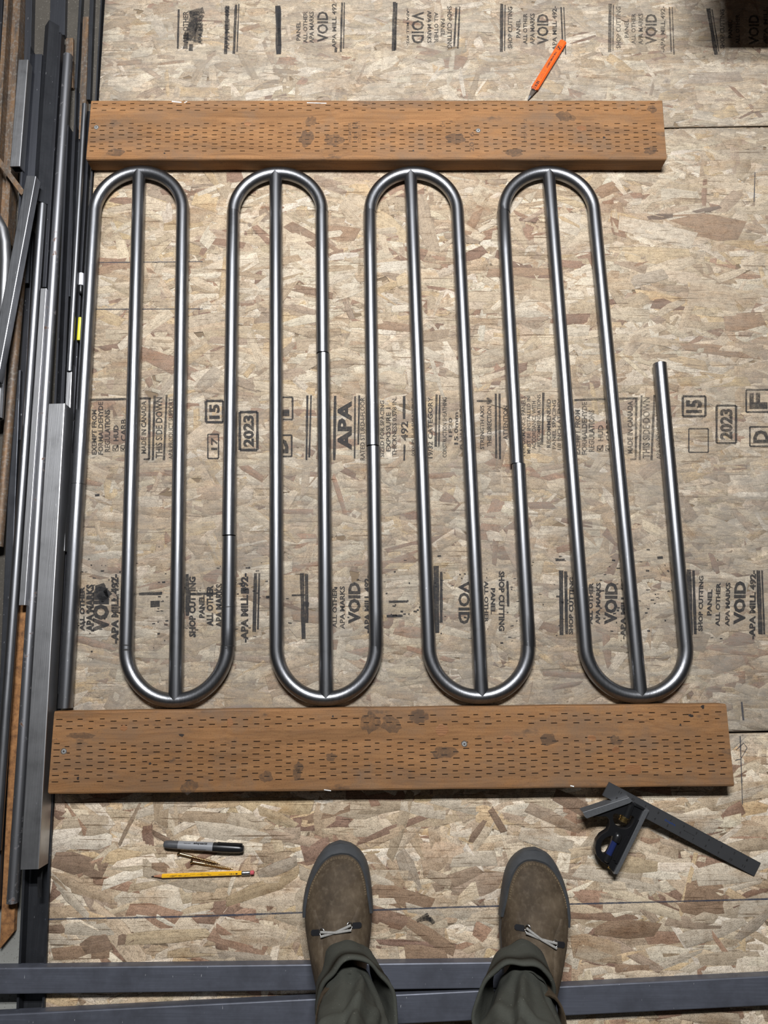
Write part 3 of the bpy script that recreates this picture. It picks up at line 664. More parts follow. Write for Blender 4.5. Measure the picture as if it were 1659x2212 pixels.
# ------------------------------------------------------------------ incised timbers
def timber(label, mat, cs, seed, screws, knots, blots, g1=0.0, g2=57.0, stains=(), marks=(), paint=()):
    """cs: four top corners (far left, far right, near right, near left)"""
    rnd = random.Random(seed)
    a, b, c, d = [Vector(p) for p in cs]
    ctr = (a+b+c+d)/4; ctr.z = 0
    ex = ((b-a)+(c-d)).normalized(); ey = Vector((-ex.y, ex.x, 0))
    Lh = ((b-a).length + (c-d).length)/4; Wh = ((a-d).length+(b-c).length)/4; T = .038
    th = thing('incised_timber', label, 'timber', (ctr.x, ctr.y, 0.0003))
    th.rotation_euler = (0, 0, math.atan2(ex.y, ex.x))
    m = MB(); R = .0035
    # body: bevelled box without its top
    prof = [(-Wh+R, 0), (-Wh, R), (-Wh, T-R), (-Wh+R*.35, T-R*.3), (-Wh+R, T), (Wh-R, T), (Wh-R*.35, T-R*.3), (Wh, T-R), (Wh, R), (Wh-R, 0)]
    n = len(prof)
    seg = 24
    for i in range(seg+1):
        x = -Lh + 2*Lh*i/seg
        wob = .0004*math.sin(i*1.7+seed)
        m.v += [(x + (rnd.uniform(-.0008, .0008) if i in (0, seg) else 0), y+wob, z) for y, z in prof]
    for i in range(seg):
        for k in range(n):
            if k == 4: continue
            m.f.append((i*n+k, i*n+(k+1) % n, (i+1)*n+(k+1) % n, (i+1)*n+k))
    m.f.append(tuple(range(n))); m.f.append(tuple(seg*n+k for k in reversed(range(n))))
    m.build('timber_body', mat, th, local=True)
    # top face: strips between the rows, slots sunk into the rows
    face = MB(); slot = MB()
    A = [(13+g1, 1), (25+g1, 1)] + [(g2+5.4+10.8*i, 1) for i in range(6)]; B = [(9+g1, 0), (20.5+g1, 0)] + [(g2+10.8*i, 0) for i in range(7)]
    rows = sorted(A+B); hw = .00072; y1 = Wh-R; prev = y1
    pitch = .0193; SL = .0112
    W_mm = 2*Wh*1000
    for r, ph in rows:
        yc = Wh - r*.001*(W_mm/141.0)
        yc = min(max(yc, -y1+.002), y1-.002)
        if prev - (yc+hw) > 0: face.add([(-Lh, yc+hw, T), (Lh, yc+hw, T), (Lh, prev, T), (-Lh, prev, T)], [(0, 1, 2, 3)])
        x = -Lh; k = 0
        sx = -Lh + .004 + ph*pitch
        while sx + SL < Lh - .002:
            s0 = sx + rnd.uniform(-.0012, .0012); s1 = s0 + SL*rnd.uniform(.72, 1.08)
            if rnd.random() < .97 and s0 > x and s1 < Lh-.001:
                face.add([(x, yc-hw, T), (s0, yc-hw, T), (s0, yc+hw, T), (x, yc+hw, T)], [(0, 1, 2, 3)])
                q = .0008*rnd.uniform(-.5, .5); dp = .004
                slot.add([(s0, yc-hw, T), (s1, yc-hw, T), (s1, yc+hw, T), (s0, yc+hw, T), (s0+.002, yc-hw*.6, T-dp), (s1-.002, yc-hw*.6, T-dp), (s1-.002, yc+hw*.6, T-dp), (s0+.002, yc+hw*.6, T-dp)],
                         [(0, 1, 5, 4), (1, 2, 6, 5), (2, 3, 7, 6), (3, 0, 4, 7), (4, 5, 6, 7)])
                x = s1
            sx += 2*pitch
        face.add([(x, yc-hw, T), (Lh, yc-hw, T), (Lh, yc+hw, T), (x, yc+hw, T)], [(0, 1, 2, 3)])
        prev = yc-hw
    face.add([(-Lh, -y1, T), (Lh, -y1, T), (Lh, prev, T), (-Lh, prev, T)], [(0, 1, 2, 3)])
    fo = face.build('timber_face', mat, th, local=True)
    so = slot.build('incision_slots', 'incision', th, local=True); so['kind'] = 'stuff'
    inv = (Matrix.Translation(th.location) @ Matrix.Rotation(th.rotation_euler.z, 4, 'Z')).inverted()
    def disc(px, py, r, mt, name, hz=.0004, ecc=1.0, nn=14, jag=.0):
        p = inv @ at(px, py, T+.0003)
        q = MB(); ring = []
        for k in range(nn):
            an = 2*math.pi*k/nn; rr = r*(1+rnd.uniform(-jag, jag))
            ring.append((p.x+rr*ecc*math.cos(an), p.y+rr*math.sin(an)))
        q.add([(x_, y_, T-.0002) for x_, y_ in ring] + [(p.x+(x_-p.x)*.86, p.y+(y_-p.y)*.86, T+hz) for x_, y_ in ring],
              [tuple(range(nn, 2*nn))] + [(k, (k+1) % nn, nn+(k+1) % nn, nn+k) for k in range(nn)])
        return q.build(name, mt, th, local=True)
    for px, py in screws:
        s = disc(px, py, .0043, 'screw_zinc', 'screw_head', .0006)
        p = inv @ at(px, py, T); q = MB()
        for an in (0.4, 0.4+math.pi/2):
            q.box(-.0021, .0021, -.0005, .0005, T+.0006, T+.0009, Matrix.Translation((p.x, p.y, 0)) @ Matrix.Rotation(an, 4, 'Z'))
        q.build('drive_recess', 'pitch_black', s, local=True)
        disc(px, py, .0060, 'stain_grey', 'screw_ring', .0001, jag=.1)
    for px, py, r, e in knots: disc(px, py, r, 'knot', 'knot', .00025, e, 16, .14)
    for px, py, r, e in blots: disc(px, py, r, 'pitch_black', 'pitch_spot', .0002, e, 10, .35)
    for px, py, r, e in stains: disc(px, py, r, 'wood_stain', 'stain', .00012, e, 18, .22)
    for txt, x0, x1, ya, yb in marks:
        v, f_ = text_geo(txt, .01); q = MB()
        q.add([inv @ at(x1+(x0-x1)*c_, ya+(yb-ya)*u, T+.0005) for u, c_ in v], f_); q.build('grade_mark', 'wood_stain', th, local=True)
    for x0, y0, x1, y1, w_ in paint:
        q = MB(); quad_px(q, x0, y0, x1, y1, w_, z=T+.0005); q.v = [tuple(inv @ Vector(p)) for p in q.v]; q.build('paint_smear', 'white_paint', th, local=True)
    return th
timber('orange brown incised plank along the tops of the tube arches', 'timber_far', [at(197, 215, .038), at(1428, 217, .038), at(1442, 343, .038), at(187, 345, .038)], 4,
       [(208, 275), (1033, 282)], [(1257, 277, .007, 1.5), (535, 268, .005, 1.6)], [(1305, 297, .0028, 1), (355, 331, .002, 1.2), (893, 325, .0025, .8)],
       stains=[(1218, 251, .014, 1.2), (1237, 255, .008, 1), (1110, 330, .010, 1.9), (662, 300, .020, .8), (720, 302, .014, 1.6), (672, 262, .012, 1.1), (1408, 235, .010, 1.1), (1405, 325, .010, 1.4), (250, 330, .010, 2), (985, 300, .014, 1.6)],
       marks=[('HO', 962, 950, 261, 275), ('1951912', 1131, 1138, 306, 256), ('2016', 1014, 1024, 328, 285), ('HEM FIR', 752, 759, 307, 264), ('S GRN', 764, 771, 308, 285), ('KD HT', 773, 780, 308, 285), ('APA', 760, 778, 278, 262)], paint=[(371, 219, 392, 221, 2.6), (398, 222, 404, 219, 2), (663, 222, 705, 223, 2)])
timber('orange brown incised plank under the bottom loops of the tubes', 'timber_near', [at(120, 1535, .038), at(1568, 1522, .038), at(1586, 1697, .038), at(102, 1718, .038)], 9,
       [(138, 1623), (1003, 1607)], [(1097, 1597, .007, 1.3), (1367, 1662, .010, 1.5), (1330, 1620, .006, 1.2), (1278, 1595, .006, 1.3), (268, 1573, .005, 1.3), (955, 1578, .011, 1.1), (497, 1560, .008, .7)],
       [(392, 1588, .003, 2), (324, 1650, .0025, .9), (168, 1682, .003, .8), (1493, 1546, .003, 1.6), (1518, 1527, .0035, 1), (1470, 1566, .002, 1), (719, 1547, .002, .9)], 5.0, 55.5,
       stains=[(642, 1672, .012, .7), (645, 1658, .010, .8), (800, 1560, .020, .9), (845, 1565, .016, 1.2), (905, 1548, .014, 1.3), (575, 1678, .010, 1.3), (1185, 1598, .011, 1.3), (960, 1625, .012, 2), (1330, 1600, .009, 1.2), (410, 1700, .012, 1.5), (715, 1636, .008, 1.2), (175, 1589, .006, 4)], paint=[(700, 1706, 715, 1708, 2), (1232, 1697, 1240, 1699, 2)])

# ------------------------------------------------------------------ the serpentine tubes
R = 0.0129
ZT = R + .0003
LEG = {1: (-.594, .899, -.572, -.088), 2: (-.5065, .948, -.4695, .027), 3: (-.413, .899, -.375, -.059), 4: (-.309, .899, -.285, .027), 5: (-.2235, .948, -.196, .027), 6: (-.1275, .899, -.105, -.059),
       7: (-.029, .899, -.0150, .027), 8: (.0560, .948, .0815, .027), 9: (.151, .899, .175, -.048), 10: (.2460, .899, .2625, .027), 11: (.3425, .948, .3665, .027), 12: (.4315, .899, .4605, -.048), 13: (.542, .569, .5497, .027)}
def lx(k, y):
    xa, ya, xb, yb = LEG[k]; return xa + (xb-xa)*(y-ya)/(yb-ya)
TOPY = .899; APEX = {1: .9905, 4: .988, 7: .989, 10: .990}
BOTY = .022; NADIR = {2: -.0738, 5: -.0705, 8: -.0672, 11: -.0665}
def arch(k):
    xl, xr = lx(k, TOPY), lx(k+2, TOPY); c = (xl+xr)/2; a = (xr-xl)/2; b = APEX[k]-TOPY
    return [(c - a*math.cos(math.pi*i/28), TOPY + b*math.sin(math.pi*i/28)) for i in range(29)]
def loop(k):
    xl, xr = lx(k, BOTY), lx(k+2, BOTY); c = (xl+xr)/2; a = (xr-xl)/2; b = BOTY-NADIR[k]
    return [(c - a*math.cos(math.pi*i/28), BOTY - b*math.sin(math.pi*i/28)) for i in range(29)]
def straight(k, y0, y1, dx=0.0, n=6): return [(lx(k, y0+(y1-y0)*i/n)+dx, y0+(y1-y0)*i/n) for i in range(n+1)]

def steel_tube(label, path, cope0=False, cope1=False, mat='tube_steel', r=R, z=ZT, n=32, name='steel_tube', marks=(), group=None):
    p = [Vector((x, y, z)) for x, y in path]
    q = [p[0]]
    for s in p[1:]:
        if (s-q[-1]).length > 1e-4: q.append(s)
    p = q; m = MB(); N = len(p)
    fr = []
    for i, s in enumerate(p):
        t = (p[min(i+1, N-1)]-p[max(i-1, 0)]).normalized(); fr.append((t, Vector((t.y, -t.x, 0))))
    def ring(i, rad, sh=0.0, cope=0):
        t, x = fr[i]; o = []
        for k in range(n):
            a = 2*math.pi*k/n
            o.append(p[i] + x*(rad*math.cos(a)) + Vector((0, 0, rad*math.sin(a))) + t*(sh + cope*rad*abs(math.cos(a))))
        return o
    rings = []
    rings.append(ring(0, r*.86, .045)); rings.append(ring(0, r*.86, .0005 if cope0 else 0, 1 if cope0 else 0)); rings.append(ring(0, r, .0005 if cope0 else 0, 1 if cope0 else 0))
    for i in range(1, N-1):
        if cope0 and (p[i]-p[0]).length < r*1.3: continue
        if cope1 and (p[i]-p[-1]).length < r*1.3: continue
        rings.append(ring(i, r))
    rings.append(ring(N-1, r, -.0005 if cope1 else 0, -1 if cope1 else 0)); rings.append(ring(N-1, r*.86, -.0005 if cope1 else 0, -1 if cope1 else 0)); rings.append(ring(N-1, r*.86, -.045))
    for rg in rings: m.v += [tuple(s) for s in rg]
    for i in range(len(rings)-1):
        for k in range(n): m.f.append((i*n+k, i*n+(k+1) % n, (i+1)*n+(k+1) % n, (i+1)*n+k))
    m.f.append(tuple(range(n))); m.f.append(tuple((len(rings)-1)*n+k for k in range(n)))
    base = (p[0].x, p[0].y, z-r)
    o = m.build(name, mat, None, origin=base, smooth=True, angle=40)
    tag(o, label, 'tube', group)
    for mk in marks:            # hand drawn felt pen strokes around the tube: (px, py, from angle, to angle, width, skew)
        cp = at(mk[0], mk[1], z); w_ = MB(); t = None
        i = min(range(N), key=lambda j: (p[j]-cp).length)
        j = min(max(i, 1), N-2); tt = (p[j+1]-p[j-1]).normalized()
        cpt = p[j] + tt*((cp-p[j]).dot(tt)); xx = Vector((tt.y, -tt.x, 0))
        K = 10
        for q_ in range(K+1):
            a = math.radians(mk[2] + (mk[3]-mk[2])*q_/K); nn = xx*math.cos(a) + Vector((0, 0, math.sin(a)))
            hw = mk[4]/2*(.55+.45*math.sin(math.pi*(q_+.6)/(K+1.2)))
            s0 = tt*(mk[5]*(q_/K-.5))
            w_.v += [tuple(cpt + nn*(r+.00012) + s0 + tt*hw), tuple(cpt + nn*(r+.00012) + s0 - tt*hw)]
        w_.f += [(2*q_, 2*q_+1, 2*q_+3, 2*q_+2) for q_ in range(K)]
        w_.build('pen_stroke', 'print_black', o, origin=None)
    return o
def Y_of(px, py): return at(px, py, ZT).y
y4, y6, y7, y10, y1 = Y_of(497, 1158), Y_of(704, 765), Y_of(805, 965), Y_of(1118, 1003), Y_of(163, 1047)
yend = Y_of(1425, 786)
G = .0011
steel_tube('leftmost hairpin steel tube, arch at the top beside the steel pile', straight(1, y1+G*.3, TOPY) + arch(1) + straight(3, TOPY, NADIR[2]), cope1=True)
steel_tube('straight steel tube length lowest at left, running onto the near plank', straight(1, -.0870, y1-G*.3))
steel_tube('U-bent steel tube with black pen marks, leftmost of the bottom loops', list(reversed(straight(2, BOTY, APEX[1]))) + loop(2) + straight(4, BOTY, y4-G, .0006), cope0=True,
           marks=[(274, 1394, 50, 150, .0022, .002), (274, 1404, 75, 150, .0035, .001), (276, 1376, 15, 45, .001, .003), (493, 1312, 25, 165, .0016, -.002), (493, 1395, 20, 150, .0016, .001), (493, 1400, 85, 165, .0020, .001)])
steel_tube('hairpin steel tube, second arch from the left at the top', straight(4, y4+G, TOPY, -.0006) + arch(4) + straight(6, TOPY, y6+G, -.0006))
steel_tube('straight steel tube butted between second top arch and second bottom loop', straight(6, y6-G, NADIR[5], .0008), cope1=True)
steel_tube('U-bent steel tube, second of the bottom loops from the left', list(reversed(straight(5, BOTY, APEX[4]))) + loop(5) + straight(7, BOTY, y7-G, .0006), cope0=True)
steel_tube('hairpin steel tube, third arch from the left at the top', straight(7, y7+G, TOPY, -.0006) + arch(7) + straight(9, TOPY, NADIR[8]), cope1=True)
steel_tube('U-bent steel tube, third of the bottom loops from the left', list(reversed(straight(8, BOTY, APEX[7]))) + loop(8) + straight(10, BOTY, y10-G*.4, .0012), cope0=True)
steel_tube('rightmost hairpin steel tube, arch at the top under the plank end', straight(10, y10+G*.4, TOPY, -.0012) + arch(10) + straight(12, TOPY, NADIR[11]), cope1=True)
steel_tube('rightmost U-bent steel tube, its short free end standing alone', list(reversed(straight(11, BOTY, APEX[10]))) + loop(11) + straight(13, BOTY, yend), cope0=True,
           marks=[(1447, 905, 10, 40, .004, .004), (1449, 925, 15, 38, .004, -.004), (1452, 955, 12, 45, .004, .006), (1455, 970, 20, 40, .004, .002), (1460, 1010, 10, 40, .003, .004), (1462, 1050, 15, 50, .003, .006)])

# ------------------------------------------------------------------ steel stock pile at the left
def bar(name, label, cat, p0, p1, prof, ztop, mat, sx=1.0, group=None, cut=0.0, smooth=False, closed=True, roll=0.0, inner=None):
    """extrude a cross-section (x across, z down from the top = negative) between two photo points lying on its top line"""
    a = at(*p0, ztop if not isinstance(ztop, tuple) else ztop[0]); b = at(*p1, ztop if not isinstance(ztop, tuple) else ztop[1])
    t = (b-a).normalized(); x = Vector((-t.y, t.x, 0)).normalized()
    if x.x < 0: x = -x
    up = x.cross(t).normalized()
    if up.z < 0: up = -up
    m = MB(); n = len(prof)
    for i, p in enumerate((a, b)):
        for q in prof:
            sh = t*(cut*q[0]/abs(prof[0][0]+1e-9) if i == 1 and cut else 0)
            m.v.append(tuple(p + x*q[0] + up*q[1] + sh))
    for k in range(n): m.f.append((k, (k+1) % n, n+(k+1) % n, n+k))
    if inner is None:
        m.f.append(tuple(range(n))); m.f.append(tuple(n+k for k in reversed(range(n))))
    else:
        for i, p in enumerate((a, b)):
            s = 1 if i == 0 else -1
            base = len(m.v)
            for q in inner: m.v.append(tuple(p + x*q[0] + up*q[1]))
            for q in inner: m.v.append(tuple(p + x*q[0] + up*q[1] + t*s*.06))
            k_ = len(inner)
            for k in range(n): m.f.append((i*n+k, i*n+(k+1) % n, base+(k+1) % k_, base+k))
            for k in range(k_): m.f.append((base+k, base+(k+1) % k_, base+k_+(k+1) % k_, base+k_+k))
            m.f.append(tuple(base+k_+k for k in range(k_)))
    zb = min(v[2] for v in m.v); bx = (a+b)/2
    o = m.build(name, mat, None, origin=(bx.x, bx.y, zb), smooth=smooth, angle=35 if smooth else None)
    return tag(o, label, cat, group)
def rect(w_, h, r=.0015):
    w_ /= 2
    return [(-w_+r, 0), (w_-r, 0), (w_-r*.3, -r*.3), (w_, -r), (w_, -h+r), (w_-r, -h), (-w_+r, -h), (-w_, -h+r), (-w_, -r), (-w_+r*.3, -r*.3)]
def rin(w_, h, t=.0025):
    p = rect(w_-2*t, h-2*t, .001); return [(x, z-t) for x, z in p]
def rnd(r, n=20): return [(r*math.cos(2*math.pi*k/n), -r + r*math.sin(2*math.pi*k/n)) for k in range(n)]
def rnin(r, n=20): return [(r*.8*math.cos(2*math.pi*k/n), -r + r*.8*math.sin(2*math.pi*k/n)) for k in range(n)]
def uch(w_, h, t=.004): w_ /= 2; return [(-w_, 0), (-w_+t, 0), (-w_+t, -h+t), (w_-t, -h+t), (w_-t, 0), (w_, 0), (w_, -h), (-w_, -h)]
def ell(w_, h, t=.004, side=-1):
    w_ /= 2; p = [(-w_, 0), (-w_+t, 0), (-w_+t, -h+t), (w_, -h+t), (w_, -h), (-w_, -h)]
    return p if side < 0 else [(-x, z) for x, z in reversed(p)]
def vee(l, t=.004):
    c = l*.7071; k = t*1.4142; return [(0, 0), (c, -c), (c-t*.7, -c-t*.7), (0, -k), (-c+t*.7, -c-t*.7), (-c, -c)]

ZF = SLAB + .0002
GP = 'steel stock piled along the left edge'
tube_k = lambda w_, h: dict(prof=rect(w_, h), inner=rin(w_, h))
# lower layer, dark stock on the slab
bar('steel_channel', 'dark steel channel filling the lower left corner by the boards', 'channel', (95, 1500), (62, 2260), uch(.047, .022), ZF+.022, 'mill_steel', group=GP)
bar('steel_channel', 'black steel channel between round pipe and tube, yellow paint in it', 'channel', (154, 270), (126, 900), uch(.019, .024), ZF+.024, 'black_steel', group=GP)
bar('steel_flat', 'orange rusted flat bar cut at a slant in the bottom left corner', 'flat bar', (62, 1020), (14, 2032), rect(.023, .012, .001), ZF+.012, 'orange_rust', group=GP, cut=-.012)
bar('steel_flat', 'dark grey flat bar left of the left round pipe', 'flat bar', (36, 800), (-12, 1960), rect(.015, .020, .001), ZF+.020, 'mill_steel', group=GP)
bar('rusty_pipe', 'rust brown thin pipe emerging from under the slanted square tube', 'pipe', (46, 540), (-8, 1180), rnd(.0085), ZF+.034, 'rusty_steel', group=GP, smooth=True, inner=rnin(.0085))
bar('steel_angle', 'thin dark angle running along the strand board edge at left', 'angle', (218, -30), (150, 1180), ell(.008, .021, .003, 1), ZF+.021, 'mill_steel', group=GP)
bar('steel_flat', 'brown grey flat bar near the far end of the left plank edge', 'flat bar', (185, 36), (176, 300), rect(.013, .016, .001), ZF+.016, 'rusty_steel', group=GP)
bar('steel_flat', 'narrow dark flat bar at the top just left of the brown grey one', 'flat bar', (175, -30), (163, 190), rect(.006, .014, .001), ZF+.014, 'mill_steel', group=GP)
bar('steel_flat', 'blue grey plate strip entering at the top between the angles', 'flat bar', (126, -40), (123, 76), rect(.034, .012, .001), ZF+.012, 'blue_steel', group=GP)
bar('steel_flat', 'narrow blue strip at the top left beside the rusty channel', 'flat bar', (63, -40), (50, 470), rect(.015, .016, .001), ZF+.016, 'blue_steel', group=GP)
bar('steel_flat', 'short dark offcut flat lying at the top beside the round pipe', 'flat bar', (150, 82), (150, 190), rect(.016, .008, .001), ZF+.008, 'rusty_steel', group=GP)
bar('rusty_channel', 'brown rusted ribbed channel at the extreme top left', 'channel', (29, -40), (-4, 520), uch(.036, .030, .009), ZF+.036, 'rusty_steel', group=GP)
bar('steel_flat', 'black narrow bar at the extreme left edge of the top', 'flat bar', (3, -40), (-6, 140), rect(.010, .030, .001), ZF+.030, 'black_steel', group=GP)
bar('steel_flat', 'black flat bar lying under the white capped marker', 'flat bar', (190, 240), (152, 905), rect(.0130, .014, .001), ZF+.014, 'black_steel', group=GP)
bar('steel_flat', 'black flat bar deep between rusty thin pipe and bright pipe', 'flat bar', (66, 500), (42, 950), rect(.012, .010, .001), ZF+.010, 'black_steel', group=GP)
bar('steel_flat', 'black flat bar half hidden under the speckled pale flat', 'flat bar', (112, 440), (80, 1000), rect(.018, .010, .001), ZF+.010, 'black_steel', group=GP)
bar('steel_flat', 'dark bar beside the strand board edge left of the leftmost leg', 'flat bar', (153, 910), (119, 1500), rect(.012, .014, .001), ZF+.014, 'black_steel', group=GP)
bar('steel_flat', 'slim dark flat second from the boards at the top left', 'flat bar', (199, -30), (190, 215), rect(.009, .012, .001), ZF+.012, 'mill_steel', group=GP)
# upper layer
bar('steel_angle', 'blue grey angle with one flange up left of the ridge', 'angle', (72, 100), (40, 600), ell(.019, .025, .004, -1), (ZF+.046, ZF+.046), 'blue_steel', group=GP)
bar('steel_angle', 'dark ridged angle lying roof-shaped near the top left', 'angle', (106, 43), (80, 432), vee(.022), ZF+.046, 'mill_steel', group=GP)
bar('square_tube', 'short light grey square tube at the upper left with scratched end', 'tube', (50, 129), (32, 359), ztop=ZF+.062, mat='bright_steel', group=GP, **tube_k(.021, .021))
bar('steel_flat', 'narrow dark bar tucked left of the long round pipe', 'flat bar', (129, 72), (95, 620), rect(.008, .018, .001), ZF+.030, 'black_steel', group=GP)
bar('round_pipe', 'long round pipe with rust spots reaching the bottom left corner', 'pipe', (143, 113), (21, 1954), rnd(.0098), ZF+.0325, 'spotted_steel', group=GP, smooth=True, inner=rnin(.0098))
bar('round_pipe', 'bright round pipe left of the speckled flat bar', 'pipe', (88, 437), (-14, 1840), rnd(.0088), ZF+.038, 'grey_steel', group=GP, smooth=True, inner=rnin(.0088))
bar('steel_flat', 'pale speckled flat bar between the two round pipes', 'flat bar', (94, 623), (47, 1307), rect(.0118, .010, .001), ZF+.037, 'bright_steel', group=GP)
bar('rectangular_tube', 'wide bright rectangular steel tube beside the leftmost long tube leg', 'tube', (122, 872), (63, 1878), ztop=ZF+.062, mat='bright_steel', group=GP, **tube_k(.0315, .0375))
bar('steel_rod', 'slim round rod ending beside the left end of the far plank', 'rod', (181, 222), (148, 800), rnd(.0055), ZF+.036, 'grey_steel', group=GP, smooth=True)
bar('steel_angle', 'dark thin angle behind the far plank end beside the rod', 'angle', (167, 190), (153, 640), ell(.009, .018, .003, -1), ZF+.022, 'mill_steel', group=GP)
bar('square_tube', 'small bright tube end between wide tube and leftmost tube leg', 'tube', (150, 786), (133, 1190), ztop=ZF+.030, mat='bright_steel', group=GP, **tube_k(.011, .024))
bar('square_tube', 'blue grey square tube laid slantwise over the pile', 'tube', (67, 380), (-16, 820), ztop=(.062, .062), mat='grey_steel', group=GP, **tube_k(.0205, .0205))
bar('rusty_flat', 'thin brown flat strip crossing under the slanted square tube', 'flat bar', (-8, 340), (50, 418), rect(.011, .004, .0008), .040, 'rusty_steel', group=GP)
bp = [(-60, 446), (-30, 452), (-12, 466), (0, 490), (5, 520), (6, 560), (3, 640), (-4, 760), (-12, 900)]
bp = [(at(x, y, .040).x, at(x, y, .040).y) for x, y in bp]
steel_tube('bent grey steel tube curving in at the extreme left', bp, r=.0105, z=.0285, n=20, name='bent_tube', mat='bright_steel', group=None)
# yellow paint on the black channel
m = MB()
for i in range(26):
    x = 139 + random.uniform(-3, 3); y = 505 + random.uniform(0, 70); quad_px(m, x, y, x+.4, y+random.uniform(4, 16), random.uniform(1, 2.2), z=ZF+.0045)
ch = [o for o in bpy.data.objects if o.name.startswith('steel_channel')][1]
m.build('paint_mark', 'highlighter_yellow', ch, origin=None)['kind'] = 'stuff'
# marker pen and yellow pen dropped between the bars
def pen(name, label, cat, p0, p1, z, segs, par_mats):
    a = at(*p0, z); b = at(*p1, z); t = thing(name, label, cat, (a.x, a.y, z-.0055)); d = (b-a)
    for (nm, mt, prof) in segs:
        MB().lathe(a, d, [(q*d.length, r) for q, r in prof], 16).build(nm, mt, t, smooth=True, angle=40)
    return t
pen('marker_pen', 'white capped marker pen lying between dark bars left of the tubes', 'marker', (176, 590), (172, 690), ZF+.0192,
    [('cap', 'white_plastic', [(0, .003), (.01, .0046), (.27, .0048), (.275, .003)]), ('nib_section', 'black_plastic', [(.275, .0042), (.40, .0042), (.44, .0028), (.45, .002)])], None)
pen('highlighter', 'yellow pen half hidden beside the leftmost long tube leg', 'highlighter', (174, 686), (171, 736), ZF+.0192,
    [('barrel', 'highlighter_yellow', [(0, .002), (.02, .0042), (.97, .0048), (1, .004)])], None)
# torn black plastic strip
m = MB(); P = [(88, 1797, 8), (86, 1830, 9), (83, 1865, 5), (81, 1900, 4), (82, 1938, 2)]
top = [at(x, y, .010+.002*i % .003) for i, (x, y, w_) in enumerate(P)]
for i, (x, y, w_) in enumerate(P):
    a = at(x, y, .014); b = at(x+w_+6, y, .011+.003*(i % 2)); m.v += [tuple(a), tuple(b), (a.x, a.y, a.z+.0006), (b.x, b.y, b.z+.0006)]
for i in range(len(P)-1):
    k = i*4; m.f += [(k, k+1, k+5, k+4), (k+2, k+6, k+7, k+3), (k, k+4, k+6, k+2), (k+1, k+3, k+7, k+5)]
m.f += [(0, 2, 3, 1), (16, 17, 19, 18)]
tag(m.build('plastic_strip', 'black_plastic', None, origin=tuple(at(88, 1797, .010))), 'torn black plastic strip beside the wide tube near the bottom', 'plastic strip')

# ------------------------------------------------------------------ two rectangular tubes on the floor at the bottom
def cross_tube(label, p0, p1, wd, h, ztop):
    """long tube lying across the floor: p0, p1 on its far top edge"""
    a = at(*p0, ztop); b = at(*p1, ztop); t = (b-a).normalized(); y = Vector((t.y, -t.x, 0))
    if y.y > 0: y = -y
    m = MB(); q = [(s*1, z) for s, z in rect(wd, h, .002)]
    n = len(q); c0 = a + y*(wd/2); c1 = b + y*(wd/2)
    for c in (c0, c1):
        for s, z in q: m.v.append(tuple(c - y*s + Vector((0, 0, z))))
    for k in range(n): m.f.append((k, (k+1) % n, n+(k+1) % n, n+k))
    for i, c in enumerate((c0, c1)):
        base = len(m.v); sg = 1 if i == 0 else -1; q2 = rin(wd, h, .003)
        for dd in (0, .08):
            for s, z in q2: m.v.append(tuple(c - y*s + Vector((0, 0, z)) + t*sg*dd))
        for k in range(n):
            m.f.append((i*n+k, i*n+(k+1) % n, base+(k+1) % n, base+k)); m.f.append((base+k, base+(k+1) % n, base+n+(k+1) % n, base+n+k))
        m.f.append(tuple(base+n+k for k in range(n)))
    mid = (c0+c1)/2
    return tag(m.build('rectangular_tube', 'mill_steel_cross', None, origin=(mid.x, mid.y, ztop-h)), label, 'tube')
BH = .021
cross_tube('blue grey rectangular tube crossing behind the left boot to the right one', (-250, 2094), (1105, 2078), .0400, BH, BH+.0003)
cross_tube('blue grey rectangular tube nearest the bottom edge, running out at right', (-250, 2204), (1950, 2094), .0445, BH, BH+.0003)

